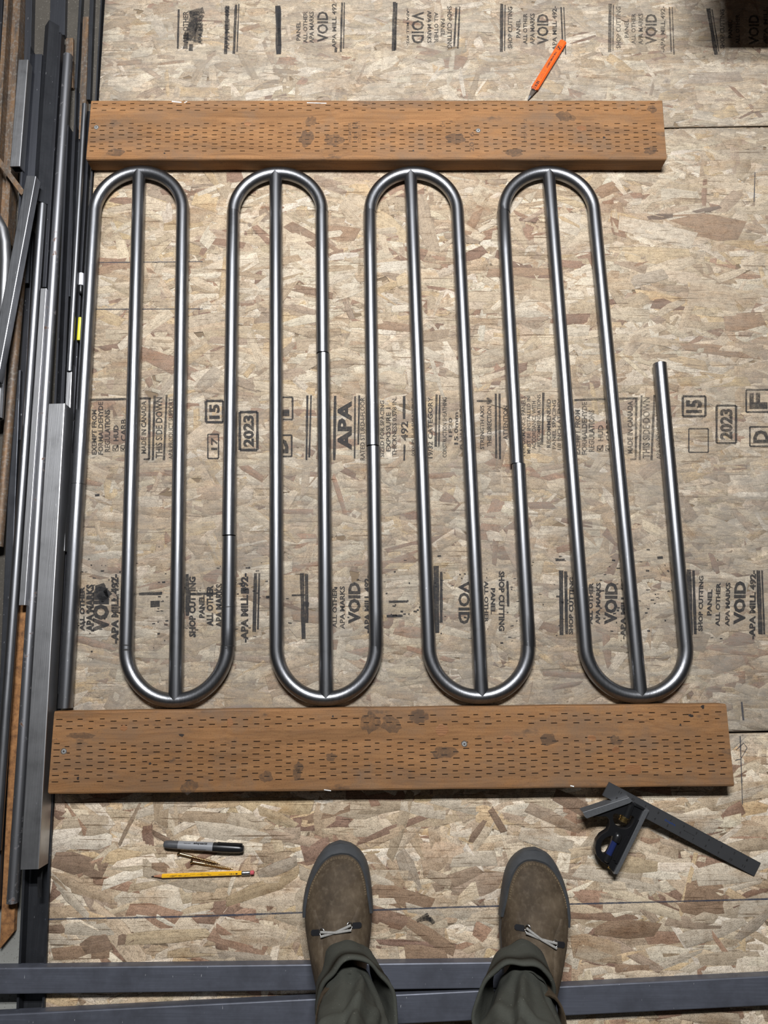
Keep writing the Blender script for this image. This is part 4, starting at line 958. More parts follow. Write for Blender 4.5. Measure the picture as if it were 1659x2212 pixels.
# ------------------------------------------------------------------ combination square
def square():
    S = 4.53                                     # crop pixels per millimetre
    def lp(zx, zy):
        dx, dy = zx-420, zy-143
        return ((dx*.882+dy*.471)/S*.001, (dx*.471-dy*.882)/S*.001)
    a = at(1316.2, 1689.6, .0445); b = at(1653, 1869.5, .004)
    th = thing('combination_square', 'black combination square leaning on the near plank', 'square', a)
    X = (b-a).normalized(); up = Vector((0, 0, 1)); Y = up.cross(X).normalized(); Z = X.cross(Y)
    Mr = Matrix((X, Y, Z)).transposed() @ Matrix.Rotation(math.radians(7), 3, 'X')
    th.rotation_euler = Mr.to_euler()
    # blade
    bw, bt, bl = .0254, .0024, .3035
    bm_ = MB(); bm_.box(0, bl, -bw, 0, -bt, 0)
    blade = bm_.build('blade', 'blade_steel', th, local=True)
    num = MB()
    def put(s, cx, cy, h, flip=False, wd=None, wt=.01):
        v, f_ = text_geo(s, wt); wd = wd or h*.62*len(s)
        o = []
        for u, c in v:
            x_, y_ = (u-.5)*wd, (c-.5)*h
            if flip: x_, y_ = -x_, -y_
            o.append((cx+x_, cy+y_, .00012))
        num.add(o, f_)
    for i in range(1, 12):
        put(str(i), i*.0254-.001, -.0185, .0042); put(str(i), bl-i*.0254+.001, -.0068, .0042, True)
    for i in range(1, 96):
        h = .0042 if i % 8 == 0 else (.0028 if i % 4 == 0 else .0016)
        x_ = i*.0254/8
        if x_ < bl-.001:
            num.add([(x_-.00012, -bw, .0001), (x_+.00012, -bw, .0001), (x_+.00012, -bw+h, .0001), (x_-.00012, -bw+h, .0001)], [(0, 1, 2, 3)])
            num.add([(bl-x_-.00012, -h, .0001), (bl-x_+.00012, -h, .0001), (bl-x_+.00012, 0, .0001), (bl-x_-.00012, 0, .0001)], [(0, 1, 2, 3)])
    put('MADE IN USA', .166, -.0125, .0014, False, .022)
    num.build('graduations', 'print_black', blade, local=True)['kind'] = 'stuff'
    lg = MB(); num = lg
    put('Empire', .1275, -.0122, .0046, False, .021, .02)
    lg.build('maker_mark', 'logo_blue', blade, local=True)
    # cast head, straddling the blade
    outer = [lp(*q) for q in [(598, 296), (716, 356), (455, 832), (425, 812), (405, 775), (350, 745), (310, 695), (300, 640), (310, 585), (345, 540), (398, 508), (415, 470), (414, 430), (390, 400), (260, 398), (215, 395), (205, 375), (340, 330), (560, 276)]]
    h1 = smooth_ring([lp(*q) for q in [(446, 372), (441, 425), (462, 470), (500, 494), (545, 497), (585, 475), (604, 436), (612, 410), (590, 395), (560, 400), (520, 395)]], 2)
    h2 = smooth_ring([lp(*q) for q in [(345, 640), (350, 600), (378, 566), (425, 548), (448, 552), (440, 590), (398, 690), (372, 692), (352, 672)]], 2)
    v, f_ = poly2d(outer, [h1, h2], -.0065, .0045, .0008)
    head = obj('cast_head', v, f_, 'cast_black', th, local=True, smooth=True, angle=35)
    def wall(name, pts, z0, z1, mt):
        v, f_ = poly2d([lp(*q) for q in pts], [], z0, z1, .0004); return obj(name, v, f_, mt, head, local=True)
    wall('straight_face', [(684, 346), (722, 352), (470, 836), (440, 834)], -.0095, .0085, 'machined')
    wall('rim', [(618, 300), (690, 340), (684, 352), (606, 316)], -.008, .0075, 'cast_black')
    wall('mitre_face', [(196, 356), (560, 248), (586, 276), (566, 292), (228, 404), (212, 392)], -.0095, .0095, 'machined')
    wall('rib', [(630, 420), (646, 428), (470, 760), (452, 750)], -.007, .0075, 'cast_black')
    wall('vial_pocket', [(540, 545), (560, 556), (462, 742), (440, 730)], -.006, .0062, 'cast_black')
    # clamp screw
    def P3(zx, zy, z): x_, y_ = lp(zx, zy); return Vector((x_, y_, z))
    p = P3(585, 310, .0035); q = P3(545, 408, .0035)
    MB().lathe(p, q-p, [(0, .0045), (.001, .006), ((q-p).length, .006)], 18).build('clamp_barrel', 'cast_black', head, local=True, smooth=True, angle=40)
    p = P3(540, 402, .0015); q = P3(520, 448, .0015); L_ = (q-p).length
    MB().lathe(p, q-p, [(0, .005), (.0006, .0078), (L_*.35, .0078), (L_*.4, .0066), (L_*.55, .0066), (L_*.6, .0074), (L_*.9, .0074), (L_, .004)], 22).build('clamp_nut', 'brass', head, local=True, smooth=True, angle=30)
    # spirit vial
    p = P3(486, 538, .003); q = P3(462, 592, .003)
    MB().lathe(p, q-p, [(-.003, .001), (-.002, .0046), (.001, .0066), (.004, .0075), ((q-p).length, .0072)], 20).build('vial_cap', 'cast_black', head, local=True, smooth=True, angle=50)
    p = P3(458, 590, .003); q = P3(402, 706, .003)
    MB().lathe(p, q-p, [(0, .0052), ((q-p).length, .0052)], 20).build('spirit_vial', 'vial_blue', head, local=True, smooth=True, angle=50)
    MB().lathe(P3(408, 692, .003), q-p, [(0, .0066), (.012, .0066), (.0135, .004)], 20).build('vial_end', 'cast_black', head, local=True, smooth=True, angle=40)
    p = P3(440, 772, -.001); q = P3(420, 812, -.001)
    MB().lathe(p, q-p, [(0, .002), (.005, .002), (.0055, .0032), ((q-p).length, .0034)], 16).build('scriber_knob', 'brass', head, local=True, smooth=True, angle=40)
square()

# ------------------------------------------------------------------ pencils, marker, screws
def frame_of(p0, p1, z):
    a = at(*p0, z); b = at(*p1, z); return a, b, math.atan2((b-a).y, (b-a).x), (b-a).length
def flat_text(mb_, s, x0, x1, y0, y1, z, wt=.015, flip=False):
    v, f_ = text_geo(s, wt)
    mb_.add([((x0+(x1-x0)*(1-u if flip else u)), (y0+(y1-y0)*(1-c if flip else c)), z) for u, c in v], f_)

def carpenter_pencil():
    a, b, an, L = frame_of((1217, 90), (1141, 214), .006)
    th = thing('carpenter_pencil', 'flat orange carpenter pencil standing out above the far plank', 'pencil', (a.x, a.y, .0003), rot=(0, 0, an))
    w2, h = .0078, .0098; c = .0030
    pr = [(-w2, c*.9), (-w2, h-c*.9), (-w2+c, h), (w2-c, h), (w2, h-c*.9), (w2, c*.9), (w2-c, 0), (-w2+c, 0)]
    m = MB(); xs = [0, .001, L-.030, L-.0262]; n = 8
    for i, x in enumerate(xs):
        k = .9 if i == 0 else 1
        for j, (y, z) in enumerate(pr):
            xx = x if i < 3 else (L-.030 + (.006 if j in (2, 3) else (-.002 if j in (1, 4) else .001)))
            yy, zz = (y*k, (z-h/2)*k+h/2) if i < 3 else (y*.86, (z-h/2)*.9+h/2)
            m.v.append((xx, yy, zz))
    for i in range(3):
        for k in range(n): m.f.append((i*n+k, i*n+(k+1) % n, (i+1)*n+(k+1) % n, (i+1)*n+k))
    m.f += [tuple(range(n)), tuple(3*n+k for k in reversed(range(n)))]
    body = m.build('pencil_body', 'orange_lacquer', th, local=True)
    m = MB(); m.v = [(L-.030+.001, y*.85, (z-h/2)*.88+h/2) for y, z in pr] + [(L-.010, y*.40, (z-h/2)*.38+h*.36) for y, z in pr]
    m.f = [(k, (k+1) % 8, 8+(k+1) % 8, 8+k) for k in range(8)] + [tuple(range(8)), tuple(range(15, 7, -1))]
    m.build('sharpened_wood', 'stain_grey', th, local=True)
    m = MB(); m.v = [(L-.0105, y*.40, (z-h/2)*.38+h*.36) for y, z in pr] + [(L-.001, y*.12, (z-h/2)*.12+h*.25) for y, z in pr]
    m.f = [(k, (k+1) % 8, 8+(k+1) % 8, 8+k) for k in range(8)] + [tuple(range(8)), tuple(range(15, 7, -1))]
    m.build('lead', 'graphite', th, local=True)
    m = MB(); z = h+.00012
    flat_text(m, 'THE HOME DEPOT', .034, .080, -.0028, .0012, z, .03)
    m.build('lettering', 'print_black', body, local=True)
    m = MB()
    fr = [(.0175, -.0042), (.0275, -.0042), (.0275, .0042), (.0175, .0042)]
    v, f_ = poly2d(fr, [[(.0185, -.0032), (.0265, -.0032), (.0265, .0032), (.0185, .0032)]], z-.0001, z+.0001); m.add(v, f_)
    m.add([(.019, -.003, z), (.0225, -.003, z), (.026, .003, z), (.0225, .003, z)], [(0, 1, 2, 3)])
    m.build('square_logo', 'print_black', body, local=True)
    m = MB()
    ring = [(.0885+.0028*math.cos(k*math.pi/4+.4), .0028*math.sin(k*math.pi/4+.4)) for k in range(8)]
    v, f_ = poly2d(ring, [[(.0885+(x-.0885)*.72, y*.72) for x, y in ring]], z-.0001, z+.0001); m.add(v, f_)
    flat_text(m, 'WOOD FROM', .094, .110, .0004, .0022, z); flat_text(m, 'FORESTS', .096, .107, -.0026, -.0008, z)
    m.build('small_print', 'print_faint', body, local=True)
    m = MB()
    for x, wd in ((.118, .0022), (.1215, .003), (.126, .0016), (.129, .0028)): m.add([(x, -.0035, z), (x+wd, -.0035, z), (x+wd, .0030, z), (x, .0030, z)], [(0, 1, 2, 3)])
    for x in (.134, .1395):
        q = [(x, -.0032), (x+.0035, -.0032), (x+.0035, .003), (x, .003)]
        v, f_ = poly2d(q, [[(x+.0009, -.0022), (x+.0026, -.0022), (x+.0026, .002), (x+.0009, .002)]], z-.0001, z+.0001); m.add(v, f_)
    m.build('code_print', 'print_black', body, local=True)
carpenter_pencil()

def yellow_pencil():
    a, b, an, L = frame_of((326, 1893.5), (549, 1885), .0036)
    th = thing('yellow_pencil', 'yellow hexagonal pencil with pink eraser below the two screws', 'pencil', (a.x, a.y, .0003), rot=(0, 0, an))
    r = .0037; zc = r*.866
    def hexr(x, k): return [(x, r*k*math.cos(math.pi/3*i), zc + r*k*math.sin(math.pi/3*i)) for i in range(6)]
    def loft(rs): 
        m = MB()
        for q in rs: m.v += q
        for i in range(len(rs)-1):
            for k in range(6): m.f.append((i*6+k, i*6+(k+1) % 6, (i+1)*6+(k+1) % 6, (i+1)*6+k))
        m.f += [tuple(range(6)), tuple((len(rs)-1)*6+k for k in reversed(range(6)))]; return m
    d = Vector((1, 0, 0))
    x0 = .0195; x1 = L*.885; x2 = L*.965
    body = loft([hexr(x0, .97), hexr(x0+.001, 1), hexr(x1, 1)]).build('pencil_body', 'yellow_lacquer', th, local=True)
    MB().lathe((.005, 0, zc-.0005), d, [(0, .0010), (x0-.0045, .0034)], 12).build('sharpened_wood', 'cedar', th, local=True, smooth=True, angle=40)
    MB().lathe((0, 0, zc-.0006), d, [(0, .0003), (.0052, .00105)], 10).build('lead', 'graphite', th, local=True, smooth=True, angle=40)
    MB().lathe((x1-.001, 0, zc), d, [(0, .0036), (.001, .0040), (.003, .0037), (.0045, .0040), (.006, .0037), (.0075, .0040), (.010, .0037), (x2-x1, .0040)], 18).build('ferrule', 'ferrule', th, local=True, smooth=True, angle=40)
    MB().lathe((x2, 0, zc), d, [(0, .0035), (L-x2-.001, .0035), (L-x2, .0026)], 16).build('eraser', 'eraser_pink', th, local=True, smooth=True, angle=40)
    m = MB(); z = zc*2+.0001
    flat_text(m, 'premium', .1180, .1305, -.0009, .0009, z, .01); flat_text(m, 'HB 2', .1365, .1450, -.0010, .0010, z, .02)
    m.add([(.147, -.001, z), (.1505, -.001, z), (.1505, .001, z), (.147, .001, z)], [(0, 1, 2, 3)])
    m.build('lettering', 'print_black', body, local=True)
    m = MB()
    for i in range(42):
        x = random.choice([random.gauss(.046, .008), random.gauss(.085, .012)]); y = random.uniform(-.0018, .0018); l_ = random.uniform(.001, .006)
        m.add([(x, y, z-.00003), (x+l_, y+.0006, z-.00003), (x+l_+.0004, y+.0010, z-.00003), (x+.0004, y+.0004, z-.00003)], [(0, 1, 2, 3)])
    m.build('scuff_marks', 'print_black', body, local=True)['kind'] = 'stuff'
yellow_pencil()

def felt_marker():
    a, b, an, L = frame_of((354, 1823), (527, 1833), .006)
    th = thing('felt_marker', 'grey barrelled felt marker with black clip cap above the screws', 'marker', (a.x, a.y, .0003), rot=(0, 0, an))
    r = .0076; zc = r*.98; d = Vector((1, 0, 0)); xc = L*.62
    MB().lathe((0, 0, zc), d, [(0, .0025), (.0008, .0045), (.003, .0060), (.010, .0066), (.026, .0070)], 24).build('worn_end', 'marker_wear', th, local=True, smooth=True, angle=45)
    body = MB().lathe((.026, 0, zc), d, [(0, .0070), (.02, .0073), (xc-.026, .0076)], 24).build('barrel', 'marker_barrel', th, local=True, smooth=True, angle=45)
    cap = MB().lathe((xc, 0, zc), d, [(0, .0079), (.002, .0081), (.02, .0080), (.036, .0076), (.046, .0070), (L-xc-.001, .0056), (L-xc, .0045)], 24).build('cap', 'marker_black', th, local=True, smooth=True, angle=45)
    m = MB(); Mx = Matrix.Translation((xc, 0, zc)) @ Matrix.Rotation(math.radians(35), 4, 'X')
    m.box(.010, L-xc-.003, .0076, .0102, -.0022, .0022, Mx @ Matrix.Rotation(0, 4, 'X')); m.box(.008, .013, .005, .0104, -.0024, .0024, Mx); m.box(L-xc-.006, L-xc-.002, .0058, .0102, -.0022, .0022, Mx)
    m.build('pocket_clip', 'marker_black', cap, local=True)
    # lettering wrapped on the barrel, upside down
    def wrap(s, x0, x1, a0, a1, mt, wt):
        v, f_ = text_geo(s, wt); m = MB()
        o = []
        for u, c in v:
            x = x1-(x1-x0)*u; aa = math.radians(a0+(a1-a0)*c); rr = .00765
            o.append((x, rr*math.cos(aa), zc+rr*math.sin(aa)))
        m.add(o, f_); m.build('lettering', mt, body, local=True)
    wrap('Sharpie', .053, .077, 62, 25, 'print_black', .03); wrap('FINE POINT', .036, .048, 55, 44, 'print_black', .01); wrap('PERMANENT MARKER', .050, .076, 125, 115, 'print_black', .01)
felt_marker()

def wood_screw(label, p0, p1):
    a, b, an, L = frame_of(p0, p1, .003)
    th = thing('wood_screw', label, 'screw', (a.x, a.y, .0003), rot=(0, -math.atan2(.0022, L)*-1, an), group='gilt screws by the marker')
    th.rotation_euler = (0, 0, an)
    d = Vector((1, 0, 0)); zc = .0044
    hz = Vector((L, 0, -.0024)).normalized()
    MB().lathe((0, 0, zc), hz, [(0, .0030), (.0004, .0042), (.0010, .0043), (.0045, .0022)], 18).build('head', 'gilt_screw', th, local=True, smooth=True, angle=35)
    MB().lathe((.0040, 0, zc-.0002), hz, [(0, .0021), (L*.30, .0021)], 14).build('shank', 'gilt_screw', th, local=True, smooth=True, angle=40)
    # threaded part: a real helix ridge
    m = MB(); x0 = L*.30; x1 = L-.001; n = 12; turns = 19; st = turns*n
    core = lambda f_: .0016*min(1, (1-f_)*5+.05)
    pts = []
    for i in range(st+1):
        f_ = i/st; x = x0+(x1-x0)*f_; an_ = 2*math.pi*turns*f_; pitch = (x1-x0)/turns
        c0 = Vector((x, 0, zc)) ; c0.z += hz.z/hz.x*x
        rr = core(f_); ro = rr*1.0 + .0013*min(1, (1-f_)*4, f_*12+.3)
        dirv = Vector((0, math.cos(an_), math.sin(an_)))
        m.v += [tuple(c0 + dirv*rr*.9 - d*pitch*.42), tuple(c0 + dirv*ro), tuple(c0 + dirv*rr*.9 + d*pitch*.42)]
    for i in range(st):
        k = i*3; m.f += [(k, k+1, k+4, k+3), (k+1, k+2, k+5, k+4)]
    m.build('thread', 'gilt_screw', th, local=True, smooth=True, angle=50)
    q = Vector((x0, 0, zc+hz.z/hz.x*x0))
    MB().lathe(q, hz, [(0, .0017), ((x1-x0)*.8, .0016), (x1-x0, .0002)], 12).build('core', 'gilt_screw', th, local=True, smooth=True, angle=50)
wood_screw('upper gilt wood screw just under the felt marker', (384, 1842), (477, 1867))
wood_screw('lower gilt wood screw just above the yellow pencil', (412, 1860), (505, 1878))

# ------------------------------------------------------------------ person: boots and trouser legs
person = thing('person', 'person in brown work boots and dark olive trousers standing at the bottom', 'person', (.09, -.50, 0.0003))
OUT_Y = [0, -.004, -.012, -.026, -.045, -.070, -.10, -.135, -.17, -.21, -.25, -.285, -.302, -.308]
OUT_W = [0, .016, .0275, .0385, .0465, .0525, .0555, .0545, .0480, .0390, .0345, .0310, .0200, 0]
HT_Y = [0, -.012, -.03, -.055, -.09, -.12, -.15, -.175, -.20, -.30]
HT_Z = [.032, .044, .054, .061, .066, .074, .088, .098, .100, .092]
def hw(y): return float(np.interp(-y, [-q for q in OUT_Y], OUT_W))
def ht(y): return float(np.interp(-y, [-q for q in HT_Y], HT_Z))
def build_boot(name, label, toe, rotz, pitch, flip, lt=.003):
    bt = bpy.data.objects.new(name, None); COL.objects.link(bt); bt.parent = person; bt.empty_display_size = .02
    bt.location = Vector(toe) - wloc(person); bt.rotation_euler = (pitch, 0, rotz)
    bt['label'] = label
    asym = lambda x, y: x + flip*.010*math.exp(-((y+.02)/.045)**2)*(1-min(1, abs(x)/.06)*.3) - flip*.004
    # outline points (left side from back, round the toe, to the right back)
    ts = []
    ys = [-.300, -.285, -.265, -.24, -.21, -.18, -.155, -.13, -.11, -.095, -.08, -.066, -.053, -.042, -.032, -.023, -.0155, -.0095, -.005, -.002]
    for y in ys: ts.append((-hw(y), y))
    ts.append((0, 0))
    for y in reversed(ys): ts.append((hw(y), y))
    ZE = .024
    def P(i, w_, lift=0.0):
        x, y = ts[i]; sy = min(y, -.060); sx = 0
        sgn = x
        X = x*(1-w_); Y = y*(1-w_) + sy*w_
        q = max(0.0, 1-(1-w_)**2.3)**.5 if w_ < 1 else 1.0
        bulge = .0025*math.sin(math.pi*min(1, w_*2.2)) if w_ < .45 else 0
        H = ht(Y)
        z = ZE + (H-ZE)*q
        # creases across the vamp
        cr = (.0020*math.sin((Y+.095+.25*X)*260)*math.exp(-((Y+.098)/.022)**2) + .0012*math.sin(Y*170-X*90+flip))*q
        z += cr
        X *= 1 + .035*math.sin(math.pi*min(w_*1.6, 1))
        nx, ny = (x/.056), (y+.06)/.06 if y > -.06 else 0
        l_ = math.hypot(nx, ny) or 1
        X += lift*nx/l_*(1-w_*.4); Y += lift*ny/l_*(1-w_*.4); z += lift*q*.9
        return (asym(X, Y), Y, z)
    NW = 16; NI = len(ts)
    m = MB()
    for i in range(NI):
        for k in range(NW+1): m.v.append(P(i, 1-(1-k/NW)**1.6))
    for i in range(NI-1):
        for k in range(NW): m.f.append((i*(NW+1)+k, i*(NW+1)+k+1, (i+1)*(NW+1)+k+1, (i+1)*(NW+1)+k))
    # skirt down to the sole
    b0 = len(m.v)
    for i in range(NI): x, y = ts[i]; m.v.append((asym(x*.985, y), y*.995, .014))
    for i in range(NI-1): m.f.append((i*(NW+1), (i+1)*(NW+1), b0+i+1, b0+i))
    m.build('upper', 'boot_leather', bt, local=True, smooth=True, angle=70)
    # ankle shaft
    sh = MB(); prof = []
    for z, k in ((.085, 1.06), (.105, 1.03), (.125, .98), (.150, .95), (.158, .93), (.156, .86), (.12, .84)):
        for q in range(24):
            an = 2*math.pi*q/24; prof.append((asym(.031*k*math.cos(an), -.25), -.228+.050*k*math.sin(an), z))
    sh.v = prof
    for i in range(6):
        for q in range(24): sh.f.append((i*24+q, i*24+(q+1) % 24, (i+1)*24+(q+1) % 24, (i+1)*24+q))
    sh.build('shaft', 'boot_leather', bt, local=True, smooth=True, angle=60)
    # sole
    ring = [(asym(x*1.012, y), y*1.0+(.002 if y > -.03 else 0)) for x, y in ts]
    so = MB(); n = len(ring); lv = [(0, .96), (.004, 1.0), (.018, 1.0), (.0205, .985)]
    for z, k in lv:
        for x, y in ring:
            spring = .010*max(0, (y+.06)/.06)**2
            heel = .0 
            so.v.append((x*k, -.15+(y+.15)*(1-(1-k)*.4), z*(1 if z > .004 else 1) + spring))
    for j in range(len(lv)-1):
        for i in range(n): so.f.append((j*n+i, j*n+(i+1) % n, (j+1)*n+(i+1) % n, (j+1)*n+i))
    so.f += [tuple(range(n)), tuple((len(lv)-1)*n+i for i in reversed(range(n)))]
    so.build('sole', 'boot_rubber', bt, local=True)
    # rubber toe cap: band round the front, deep at the toe and tapering back on both sides
    tc = MB(); K = 7; idx = []
    i0 = 8; i1 = NI-1-8
    for i in range(i0, i1+1):
        fr = abs((i-(NI-1)/2)/((i1-i0)/2))
        wmax = .27*(1-fr**1.15*.985) + .004
        idx.append(i)
        for k in range(K+1):
            tc.v.append(P(i, wmax*k/K, .0042*(1-.25*k/K)))
        tc.v.append(P(i, wmax+.002, -.001))
        x, y = ts[i]; p = P(i, 0, .0042); tc.v.append((p[0], p[1], .012))
    S_ = K+3
    for j in range(len(idx)-1):
        for k in range(K+1): tc.f.append((j*S_+k, j*S_+k+1, (j+1)*S_+k+1, (j+1)*S_+k))
        tc.f.append((j*S_+K+2, j*S_, (j+1)*S_, (j+1)*S_+K+2))
    tc.build('toe_cap', 'boot_rubber', bt, local=True, smooth=True, angle=60)
    # stitched seam just behind the toe cap
    st = MB(); pts = []
    for j, i in enumerate(idx[2:-2]):
        fr = abs((i-(NI-1)/2)/((i1-i0)/2)); wmax = .27*(1-fr**1.15*.985) + .004
        for off in (.055, .085):
            p = Vector(P(i, min(wmax+off, .98), .0003)); pts.append((off, p))
    for off in (.055, .085):
        L_ = [p for o_, p in pts if o_ == off]
        for a, b in zip(L_[:-1], L_[1:]):
            d = b-a; ns = max(1, int(d.length/.0034))
            for s in range(ns):
                st.tube([a+d*((s+.12)/ns), a+d*((s+.8)/ns)], .00045, 5)
    st.build('stitching', 'boot_stitch', bt, local=True)['kind'] = 'stuff'
    # quarter flaps on both sides of the tongue
    def surf(x, y, lift):
        w_ = 1-min(1, abs(x)/max(hw(y), 1e-4)); q = max(0.0, 1-(1-w_)**2.3)**.5
        return Vector((asym(x, y), y, ZE+(ht(y)-ZE)*q+lift))
    for sx in (-1, 1):
        fl = MB(); R_ = []
        for a_ in range(13):
            u = a_/12; y = -.094 - .11*u
            xi = (.022 - .004*u + .012*math.exp(-((u)/.16)**2)); xo = hw(y)*.93
            for k in range(7):
                x = xi + (xo-xi)*k/6
                fl.v.append(tuple(surf(sx*x, y, .0036 if 0 < k < 6 else .0012)))
        for a_ in range(12):
            for k in range(6): fl.f.append((a_*7+k, a_*7+k+1, (a_+1)*7+k+1, (a_+1)*7+k))
        fl.build('quarter_flap', 'boot_leather', bt, local=True, smooth=True)
        # lace hook: base plate with chrome ring
        yb = -.122 + (lt*sx*flip); xb = sx*.033
        p = surf(xb, yb, .0050); q = surf(sx*.022, yb+.001, .0065)
        hk = MB(); ax = (p-q).normalized(); sd = Vector((0, 0, 1)).cross(ax).normalized(); up = ax.cross(sd)
        if up.z < 0: up = -up
        Mx = Matrix((ax, sd, up)).transposed().to_4x4(); Mx.translation = p
        ring_ = [(-.007, -.0045), (.006, -.0045), (.009, -.002), (.009, .002), (.006, .0045), (-.007, .0045)]
        v, f_ = poly2d(ring_, [], -.001, .001, .0003)
        hk.add([Mx @ Vector(q_) for q_ in v], f_); hko = hk.build('lace_hook', 'graphite', bt, local=True)
        rr = MB(); c_ = q + Vector((0, 0, .001))
        cir = [c_ + ax*(.0048*math.cos(2*math.pi*k/16)) + sd*(.0062*math.sin(2*math.pi*k/16)) for k in range(17)]
        rr.tube(cir, .0009, 8); rr.build('hook_ring', 'chrome', hko, local=True, smooth=True)
    # laces: two strands crossing between the hooks
    la = surf(-.0215, -.1225-lt*flip, .0088); lb = surf(.0215, -.1225+lt*flip, .0088)
    for da, db in ((.0026, -.0040), (-.0040, .0030)):
        P0 = la + Vector((-.003, da, 0)); P1 = lb + Vector((.003, db, 0)); mid = (P0+P1)/2 + Vector((0, -.0015, .0026 if da > 0 else .0012))
        pts = [P0.lerp(mid, t_/5)+Vector((0, 0, .001*math.sin(math.pi*t_/10))) for t_ in range(6)] + [mid.lerp(P1, t_/5)+Vector((0, 0, .001*math.sin(math.pi*(.5+t_/10)))) for t_ in range(1, 6)]
        MB().tube(pts, .0021, 8).build('lace', 'lace_grey', bt, local=True, smooth=True, angle=60)
    # tongue hump under the laces
    tg = MB()
    for a_ in range(10):
        y = -.106 - .10*a_/9
        for k in range(9):
            x = -.022 + .044*k/8; s = surf(x, y, .0016+.0030*(1-(x/.022)**2)); tg.v.append(tuple(s))
    for a_ in range(9):
        for k in range(8): tg.f.append((a_*9+k, a_*9+k+1, (a_+1)*9+k+1, (a_+1)*9+k))
    tg.build('tongue', 'boot_leather', bt, local=True, smooth=True)
    return bt
PT = math.radians(7.0)
build_boot('boot', 'left brown leather boot with grey rubber toe', (-.080, -.3150, -.002), math.radians(3.5), -PT*-1*-1, 1)
build_boot('boot', 'right brown leather boot with grey rubber toe', (.2640, -.3260, -.002), math.radians(-8.5), -PT*-1*-1, -1, .007)

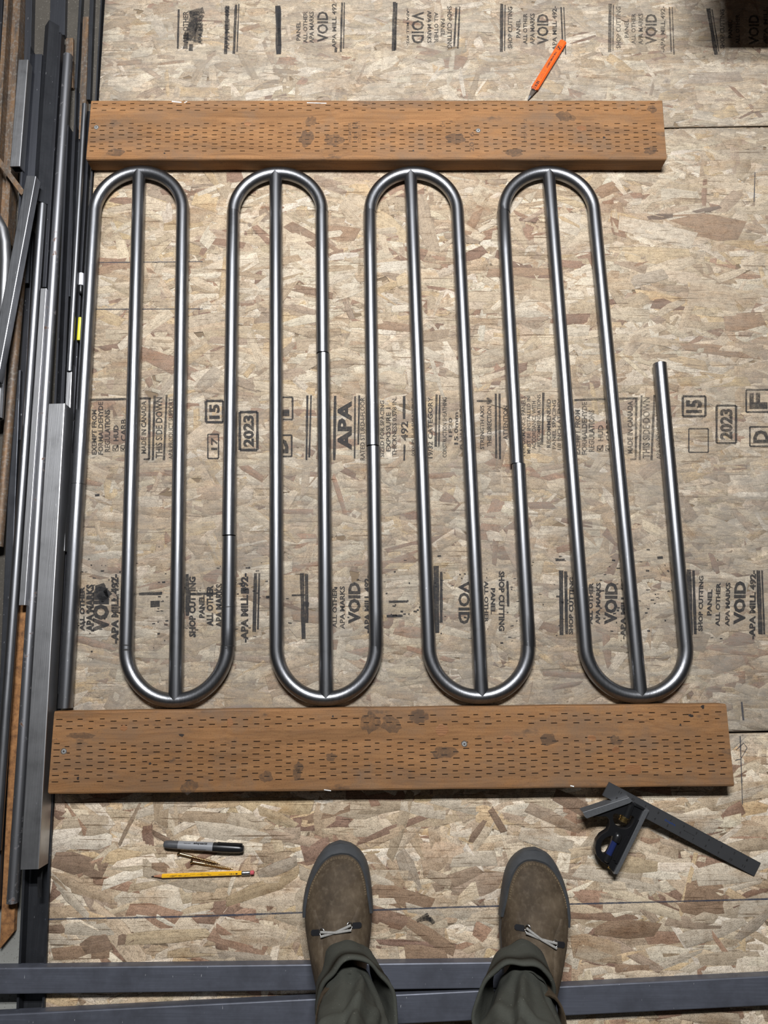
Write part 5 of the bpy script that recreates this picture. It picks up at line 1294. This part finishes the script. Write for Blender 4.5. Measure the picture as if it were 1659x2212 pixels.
def trouser(label, keys, seed, side, cuff):
    """keys: (z, cx, cy, rx, ry) rings from hem to hip"""
    rng = random.Random(seed); K = np.array(keys); NR, NA = 190, 84
    m = MB(); zs = []
    for i in range(NR):
        f_ = (i/(NR-1))**1.7; z = K[0, 0] + (K[-1, 0]-K[0, 0])*f_
        cx, cy, rx, ry = [float(np.interp(z, K[:, 0], K[:, j])) for j in (1, 2, 3, 4)]
        for k in range(NA):
            a = 2*math.pi*k/NA; c, s = math.cos(a), math.sin(a)
            fr = max(0, s)                                   # towards the toe
            # break folds just above the boot: a roll, a deep tuck and slanting creases
            ad = lambda a0, k, z0: (((a-a0-k*(z-z0)+math.pi) % (2*math.pi))-math.pi)
            g = min(1, max(0, (z-.15)/.05))
            fold = g*(.010*math.exp(-(ad(1.50+.10*side, 1.2, .24)/.10)**2) - .009*math.exp(-(ad(1.50+.10*side+.30, 1.2, .24)/.16)**2) - .006*math.exp(-(ad(1.50+.10*side-.34, 1.0, .24)/.16)**2))
            fold += g*(.008*math.exp(-(ad(2.45+.2*side, -4.0, .26)/.16)**2) - .006*math.exp(-(ad(.55, -3.2, .25)/.14)**2))
            fold += .005*math.exp(-((z-.262-.05*c*side)/.012)**2)*max(0, s)*g - .005*math.exp(-((z-.282-.05*c*side)/.013)**2)*max(0, s)*g
            fold += .0016*math.sin(4*a + 18*z + seed) + .0025*math.sin(3*a-11*z+seed*2)*g + .0010*math.sin(11*a+40*z)
            hem = .018*(1-fr)*max(0, 1-(z-K[0, 0])/.06)
            p = (cx+(rx+fold)*c, cy+(ry+fold)*s, z - hem*.9 + .010*fr*max(0, 1-(z-K[0, 0])/.05))
            m.v.append(p)
    for i in range(NR-1):
        for k in range(NA): m.f.append((i*NA+k, i*NA+(k+1) % NA, (i+1)*NA+(k+1) % NA, (i+1)*NA+k))
    # turned hem inside
    b = len(m.v)
    for j, (dz, dr) in enumerate(((-.0015, .985), (.002, .955), (.030, .93))):
        for k in range(NA):
            x, y, z = m.v[k]; cx, cy = keys[0][1], keys[0][2]
            m.v.append((cx+(x-cx)*dr, cy+(y-cy)*dr, z+dz))
    for k in range(NA):
        kk = (k+1) % NA
        m.f += [(k, kk, b+kk, b+k), (b+k, b+kk, b+NA+kk, b+NA+k), (b+NA+k, b+NA+kk, b+2*NA+kk, b+2*NA+k)]
    m.f.append(tuple((NR-1)*NA+k for k in range(NA)))
    o = m.build('trouser_leg', 'trouser_cloth', person, smooth=True); o['label'] = label
    # turned-up cuff standing round the leg: outer face, rolled rim, inner face
    cu = MB(); rows = [(0.00, .86, 0), (.02, .97, 0), (.10, 1.0, 0), (.30, 1.0, 0), (.55, 1.0, 0), (.80, 1.0, .0), (.80, 1.0, .0016), (.97, 1.0, .0018), (1.0, 1.0, -.0006), (.97, 1.0, -.0040), (.70, 1.0, -.0048), (.30, 1.0, -.0065), (.10, .94, -.0075)]
    b0, b1 = cuff
    for t_, k_, dr in rows:
        for k in range(NA):
            a = 2*math.pi*k/NA; c, s = math.cos(a), math.sin(a); fr = max(0, s); bk = max(0, -s)
            cx, cy, rx, ry = [b0[q] + (b1[q]-b0[q])*t_ for q in (1, 2, 3, 4)]
            w_ = .0026*math.sin(3*a+seed)*t_ + .0020*math.sin(5*a-seed+3*t_) + .0012*math.sin(9*a+4*t_) + .0045*t_*max(0, -c*side)**2
            zz = b0[0] - .012*(1-fr) + (b1[0]-b0[0])*t_ + t_*(.010*math.sin(2*a+.6+seed) - .012*c*side*.8 - .010*bk)
            r1, r2 = rx*k_+dr+w_, ry*k_+dr+w_
            cu.v.append((cx+r1*c, cy+r2*s, zz))
    for i in range(len(rows)-1):
        for k in range(NA): cu.f.append((i*NA+k, i*NA+(k+1) % NA, (i+1)*NA+(k+1) % NA, (i+1)*NA+k))
    co = cu.build('cuff', 'trouser_cloth', o, origin=tuple(wloc(person)), smooth=True)
trouser('left dark olive trouser leg with turned-up cuff', [(.125, -.056, -.515, .040, .058), (.150, -.052, -.520, .044, .061), (.19, -.046, -.532, .053, .069), (.23, -.046, -.540, .060, .075), (.30, -.047, -.550, .0645, .079), (.50, -.035, -.565, .072, .080), (.75, -.020, -.570, .085, .092), (.94, 0.00, -.575, .088, .105)], 3, -1,
        ((.100, -.058, -.512, .050, .078), (.168, -.043, -.520, .0585, .078)))
trouser('right dark olive trouser leg with turned-up cuff', [(.125, .214, -.517, .042, .060), (.150, .210, -.522, .046, .062), (.19, .202, -.534, .054, .070), (.23, .196, -.542, .062, .076), (.30, .1860, -.552, .071, .080), (.50, .1800, -.565, .075, .080), (.75, .1850, -.570, .086, .092), (.94, .1780, -.575, .088, .105)], 5, 1,
        ((.100, .2160, -.514, .053, .079), (.168, .2010, -.522, .0605, .079)))
m = MB()
for z, rx, ry in ((.90, .155, .100), (.93, .172, .112), (.97, .178, .118), (1.02, .172, .115), (1.06, .165, .112), (1.062, .150, .100)):
    for k in range(32):
        a = 2*math.pi*k/32; m.v.append((.089+rx*math.cos(a), -.575+ry*math.sin(a), z))
for i in range(5):
    for k in range(32): m.f.append((i*32+k, i*32+(k+1) % 32, (i+1)*32+(k+1) % 32, (i+1)*32+k))
m.f += [tuple(range(32)), tuple(5*32+k for k in range(32))]
m.build('trouser_seat', 'trouser_cloth', person, smooth=True, angle=50)

# ------------------------------------------------------------------ low bench, a guessed shape added out of view to shade the far right corner
bn = thing('shade_bench', 'guessed dark low bench added out of view to shade the far right corner', 'bench', (1.05, 1.6, 0.0003))
MB().box(.585, 1.55, 1.284, 1.95, .335, .372).build('bench_top', 'bench_wood', bn)
for x, y in ((.95, 1.52), (1.47, 1.52), (.95, 1.90), (1.47, 1.90)):
    MB().box(x-.025, x+.025, y-.025, y+.025, .0005, .3345).build('leg', 'bench_black', bn)
MB().box(.976, 1.444, 1.505, 1.535, .27, .30).build('rail', 'bench_black', bn)
